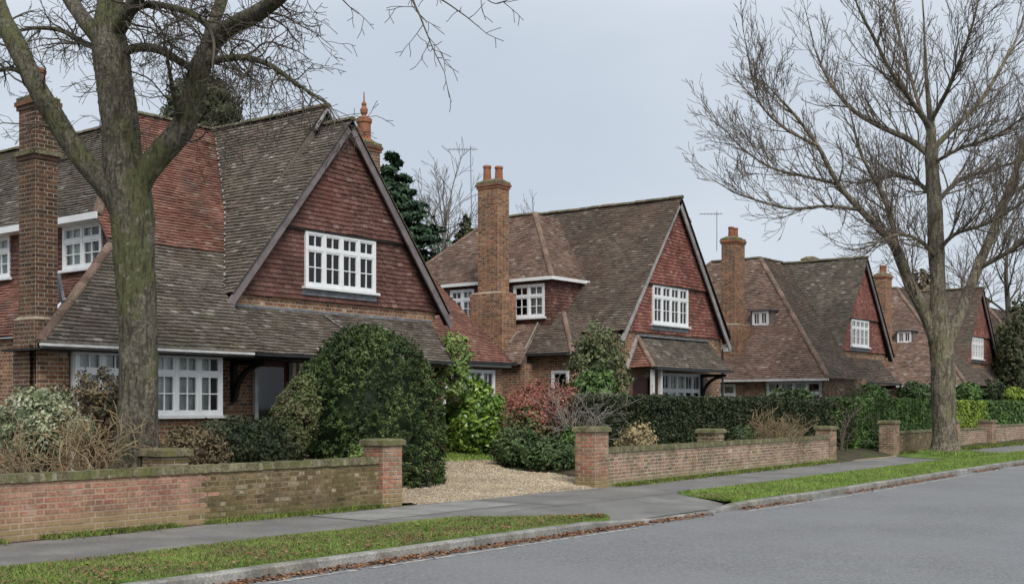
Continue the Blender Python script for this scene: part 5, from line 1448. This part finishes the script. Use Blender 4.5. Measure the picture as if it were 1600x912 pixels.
t = bush('evergreen_tree', 'ivy dark pyramidal evergreen rising behind the nearest house ridge', 'tree', PD(316, 190, 38), (1.3, 1.3, 1.75), 9000, .09, 'ivy', 33, rough=.12, shell=.2, core=.75, stems=False, power=1.25, clump=.25)
m = MB(); b = PD(316, 190, 38); m.tube([(b[0], b[1], .3), (b[0], b[1], b[2])], [.3, .15], 8); m.build('trunk', 'bark', t)
def tall_bush(label, x, ytop, ybot, half, D, mat, seed, n, size, name='evergreen_tree', cat='tree', **kw):
    a, b_ = PD(x, ytop, D), PD(x, ybot, D); R = half / FPX * D; c = (a + b_) / 2
    return bush(name, label, cat, c, (R, R, (a[2] - b_[2]) / 2), n, size, mat, seed, **kw)
# far masses right of the street tree
tall_bush('ivy covered tree trunk at the right edge before the farthest house', 1586, 470, 640, 22, 64, 'ivy', 41, 2600, .12, rough=.3, shell=.7, core=0)
tall_bush('brownish tall evergreen hanging over the far drive at right', 1566, 500, 640, 16, 66, 'rust_conifer', 42, 1500, .12, rough=.3, shell=.7, core=0)
tall_bush('rusty domed crown beyond the third house roof', 1440, 428, 600, 36, 82, 'brown_leaf', 43, 4000, .17, rough=.14)

# --- shrubs of the nearest garden
c = (16.85, 16.45, .9)
bush('yew_bush', 'huge clipped dome of dark yew beside the gravel drive', 'bush', c, (1.40, 1.40, 2.25), 90000, .033, 'yew', 51, rough=.014, shell=.13, zmin=.12, power=2.2, core=.80, asp=.42, flat=.85, clump=.062)
a = PD(436, 640, 21.6)
bush('leaning_conifer_bush', 'brownish leaning conifer bush between the porch and the yew', 'bush', (a[0], a[1], 1.35), (.42, .42, .92), 14000, .036, 'rust_conifer', 52, rough=.08, shell=.25, zmin=.5, power=1.45, lean=.26, clump=.09)
a = PD(66, 655, 17.6)
bush('variegated_bush', 'rounded cream and green variegated bush at the left edge', 'bush', (a[0], a[1], 1.36), (.60, .55, .48), 9000, .032, 'silver_leaf', 53, rough=.12, zmin=.7)
a = PD(152, 625, 18.8)
bush('brown_bush', 'brown leaved bush under the left half of the bay window', 'bush', (a[0], a[1], 1.55), (.42, .35, .62), 4200, .035, 'brown_leaf', 54, rough=.22, core=.55, zmin=.7)
a = PD(372, 690, 19.5)
bush('low_hedge', 'low dark green hedge behind the wall below the porch', 'hedge', (a[0] - .05, a[1], 1.0), (1.0, .4, .38), 9000, .034, 'hedge_dark', 55, rough=.13, power=3, zmin=.55, core=.85)
a = PD(300, 700, 18.2)
bush('heather_bush', 'reddish brown low shrub just right of the great trunk', 'bush', (a[0], a[1], .95), (.55, .35, .34), 3600, .03, 'brown_leaf', 56, rough=.25, zmin=.6, core=.5)
a = PD(562, 700, 21.2)
bush('fern_bush', 'small fresh green plant beside the wall pier', 'bush', (a[0], a[1], .72), (.17, .17, .2), 700, .04, 'pale_leaf', 57, rough=.2, core=0, stems=False)
# --- shrubs across the drive
a = PD(736, 655, 29.5)
bush('laurel_bush', 'bright yellow green laurel bush in front of the low wing', 'bush', (a[0], a[1], 1.35), (.76, .72, .92), 5200, .075, 'lime_leaf', 58, rough=.14, shell=.4, zmin=.45, asp=.45, core=.78)
a = PD(709, 566, 28.6)
bush('climber', 'pale green climber at the right end of the nearest porch roof', 'bush', (a[0], a[1], 2.55), (.36, .36, .72), 2600, .05, 'pale_leaf', 59, rough=.25, core=0)
a = PD(855, 645, 30.0)
t = bush('red_shrub', 'pinkish red leaved shrub between the drive and the dark hedge', 'bush', (a[0], a[1], 1.55), (1.08, .8, .62), 8500, .04, 'red_leaf', 60, rough=.22, shell=.5, core=.4)
def bare_bush(name, label, c, R, H, n, mat, seed, L=.6, lvl=2, r0=.012, wig=.2, ang=(20, 60), lean=.5, trop=.02):
    rng = np.random.default_rng(seed); t = thing(name, label, 'bush', c); tw = Twigs()
    prm = dict(seg=.09, wig=wig, trop=trop, rmin=.0062, kids=4.5, per=.8, ang=ang, len=(.4, .75), lmin=.1, r0=r0)
    for k in range(n):
        a = rng.random() * 6.28; q = rng.random() ** .6
        p = np.asarray(c, float) + np.array([R[0] * .55 * q * math.cos(a), R[1] * .55 * q * math.sin(a), -.05])
        d = unit(np.array([math.cos(a) * lean * R[0] / H, math.sin(a) * lean * R[1] / H, 1.0]) + rng.normal(0, .2, 3))
        grow(tw, p, d, H * rng.uniform(.7, 1.1), r0 * rng.uniform(.7, 1.2), lvl, rng, prm)
    tw.build('stems', mat, t); return t
a = PD(918, 700, 29.0)
bare_bush('bare_shrub', 'grey bare twiggy shrub beside the red shrub', (a[0], a[1], .45), (.8, .6), 1.55, 20, 'twig_grey', 61, lean=.8)
a = PD(850, 715, 30)
bare_bush('bare_shrub', 'brown bare stems under the red shrub', (a[0], a[1], .4), (1.0, .8), 1.3, 20, 'twig_grey', 62, lean=.9)
for i, (x, y, rx, rz, m_, lab, D) in enumerate(((805, 700, .6, .42, 'garden_leaf', 'low green perennial clump at the left corner of the bed by the drive', 27.6), (862, 712, .6, .32, 'garden_leaf', 'low green ground cover clump at the front of the bed by the drive', 27.2), (902, 702, .4, .5, 'hedge_green', 'leafy green plant just left of the right pier', 27.8), (830, 665, .7, .55, 'rust_conifer', 'brown green shrub low in the bed below the red shrub', 29.5))):
    a = PD(x, y, D); bush('bed_plant', lab, 'plant', (a[0], a[1], a[2]), (rx, rx * .8, rz), 3200, .045, m_, 70 + i, rough=.28, shell=.6, zmin=.15, core=.5, stems=False)
a = PD(936, 560, 32.2)
bush('tall_shrub', 'tall loose green shrub before the corner of the middle house', 'bush', (a[0], a[1], 2.2), (.78, .7, 1.75), 8500, .055, 'var_leaf', 63, rough=.3, shell=.6, core=.5, zmin=.4)
a = PD(935, 595, 31.2)
bush('glossy_shrub', 'glossy mid green shrub at the foot of the tall loose shrub', 'bush', (a[0], a[1], 1.65), (.72, .6, .85), 4200, .06, 'hedge_green', 64, rough=.25, shell=.5, core=.6, zmin=.4)
# --- hedges and shrubs behind the tan wall
def hedge(label, x0, x1, y0, y1, z0, z1, n, size, mat, seed, slope=0.0):
    """clipped hedge: leaves over a softly uneven box"""
    r = np.random.default_rng(seed); t = thing('hedge', label, 'hedge', ((x0 + x1) / 2, (y0 + y1) / 2, z0))
    A = np.array([(x1 - x0) * (z1 - z0), (x1 - x0) * (y1 - y0), (y1 - y0) * (z1 - z0), (y1 - y0) * (z1 - z0)]); pick = r.choice(4, n, p=A / A.sum())
    u, v = r.random(n), r.random(n); P = np.zeros((n, 3)); N = np.zeros((n, 3))
    for k, (fx, nn) in enumerate(((lambda a, b: (x0 + (x1 - x0) * a, y0 + 0 * a, z0 + (z1 - z0) * b), (0, -1, .1)), (lambda a, b: (x0 + (x1 - x0) * a, y0 + (y1 - y0) * b, z1 + 0 * a), (0, 0, 1)),
                                  (lambda a, b: (x0 + 0 * a, y0 + (y1 - y0) * a, z0 + (z1 - z0) * b), (-1, 0, .1)), (lambda a, b: (x1 + 0 * a, y0 + (y1 - y0) * a, z0 + (z1 - z0) * b), (1, 0, .1)))):
        s = pick == k; q = fx(u[s], v[s]); P[s] = np.stack(q, 1); N[s] = nn
    nz_ = fbm_dir(P * .9, seed); P += N * (nz_ * .03 - .34 * r.random(n) ** 1.6)[:, None] + r.normal(0, .02, (n, 3))
    tp = (P[:, 2] - z0) / (z1 - z0); ro = np.clip(tp - .93, 0, 1) * .5; P[:, 1] += ro * .4
    P[:, 1] += slope * (P[:, 0] - x0)
    rnd = .45 + .3 * fbm_dir(P * 2.1, seed + 3) + r.normal(0, .2, n)
    link('foliage', leaf_mesh('foliage', P, N, size, rnd, .5, .7, r), mat, t)
    m = MB(); i = .32; ex = slope * (x1 - x0)
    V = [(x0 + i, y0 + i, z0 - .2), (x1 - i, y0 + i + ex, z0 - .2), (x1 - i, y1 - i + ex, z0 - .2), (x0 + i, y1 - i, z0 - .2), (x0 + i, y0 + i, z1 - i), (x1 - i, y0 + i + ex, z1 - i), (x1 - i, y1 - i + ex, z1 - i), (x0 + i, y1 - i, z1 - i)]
    m.add(V, [(0, 1, 5, 4), (1, 2, 6, 5), (2, 3, 7, 6), (3, 0, 4, 7), (4, 5, 6, 7)], .1); m.build('dark_foliage_core', mat, t); return t  # solid core toned dark, shade within the hedge put into its colour
hedge('long dark clipped hedge behind the tan brick wall', 24.2, 37.3, 15.6, 16.9, .1, 1.92, 42000, .045, 'hedge_dark', 81)
hedge('shaded dark hedge between the low wing and the red shrub', 25.6, 29.0, 18.6, 19.3, .3, 1.75, 6000, .045, 'hedge_dark', 82)
hedge('dark green hedge behind the wall left of the street tree trunk', 39.9, 51.2, 15.9, 17.2, .2, 1.95, 28000, .06, 'hedge_green', 83, .03)
hedge('yellow green clipped hedge right of the street tree trunk', 51.6, 56.6, 16.25, 17.4, .2, 1.92, 12000, .065, 'hedge_gold', 84, .02)
hedge('mid green hedge running out of frame at the right edge', 57.0, 90, 16.4, 17.6, .2, 1.95, 16000, .08, 'hedge_green', 85, .02)
a = PD(998, 690, 27.4)
bush('dried_hydrangea', 'dried tan hydrangea just right of the near brick pier', 'bush', (a[0], a[1], .78), (.42, .36, .40), 2600, .042, 'tan_leaf', 86, rough=.14, zmin=.2, core=.6)
a = PD(1205, 700, 34.4)
bare_bush('bare_shrub', 'tan twiggy bare shrub in front of the long dark hedge', (a[0], a[1], .25), (1.1, .5), 1.3, 46, 'twig_tan', 87, lean=1.2, wig=.22)
a = PD(1160, 692, 32.8)
bush('bed_plant', 'small green plant in front of the long hedge beside the middle pier', 'plant', (a[0], a[1], .75), (.35, .25, .3), 1200, .04, 'garden_leaf', 88, rough=.25, core=.4, zmin=.2)
# --- left garden bare stems and dry shrub
for i, (x, y, D, R, H, mt, lab, nn) in enumerate(((60, 712, 16.2, 1.0, .8, 'twig_tan', 'tangle of tan bare stems behind the wall at the left edge', 26), (148, 708, 16.6, .6, 1.0, 'twig_tan', 'tan bare stems left of the great trunk', 18), (30, 640, 19.5, .5, 1.2, 'twig_tan', 'bare climber stems before the tall brick chimney', 10), (505, 712, 20.7, .7, .62, 'twig_tan', 'dry orange brown twiggy shrub behind the wall left of the yew', 34), (300, 715, 18.4, .5, .5, 'twig', 'dark bare stems right of the great trunk', 12))):
    a = PD(x, y, D); bare_bush('bare_shrub', lab, (a[0], a[1], gz(a[0], a[1]) - .03), (R, R * .6), H, nn, mt, 90 + i, lean=1.0, wig=.24, ang=(25, 70))
# --- planting of the third garden
a = PD(1235, 604, 41.5)
bush('evergreen_shrub', 'spreading green shrub before the low windows of the third house', 'bush', (a[0], a[1], 1.62), (1.15, .7, .66), 3600, .07, 'garden_leaf', 96, rough=.3, shell=.6, zmin=.4, core=.45)
a = PD(1318, 700, 40.2)
t = bare_bush('bare_sapling', 'slender bare sapling in the dark gap between the two hedges', (a[0], a[1], .1), (.3, .3), 2.0, 3, 'twig', 97, lean=.35, r0=.06, wig=.12)
a = PD(1312, 610, 43.5)
bare_bush('bare_shrub', 'brown bare climber stems beside the porch of the third house', (a[0], a[1], .5), (.7, .5), 2.3, 14, 'twig', 98, lean=.6)
a = PD(1352, 690, 42.6)
bush('bed_plant', 'low green plant inside the far gravel entrance', 'plant', (a[0], a[1], .35), (.6, .5, .4), 1500, .06, 'garden_leaf', 99, rough=.25, core=.5, zmin=.05)
for i, (x, y, D, rx, rz, mt, lab) in enumerate(((1360, 610, 46, .9, .6, 'hedge_green', 'rounded green shrub in front of the third house porch'), (1430, 606, 50, .9, .6, 'garden_leaf', 'brown green shrub above the hedge left of the street tree'), (1512, 606, 57, .8, .6, 'hedge_green', 'dark rounded shrub right of the street tree trunk'), (1545, 604, 60, .9, .65, 'hedge_dark', 'dark clipped bush in front of the fourth house'), (1585, 612, 62, .9, .5, 'hedge_gold', 'light green shrub above the hedge at the right edge'))):
    a = PD(x, y, D); bush('garden_shrub', lab, 'bush', (a[0], a[1], a[2] - .3), (rx * .9, rx * .7, rz * .8), 2600, .075, mt, 110 + i, rough=.2, shell=.45, core=.7, stems=False)
hedge('dark hedge across the shaded gap inside the far entrance', 38.2, 41.4, 18.2, 19.0, .2, 2.0, 5000, .06, 'hedge_dark', 120)
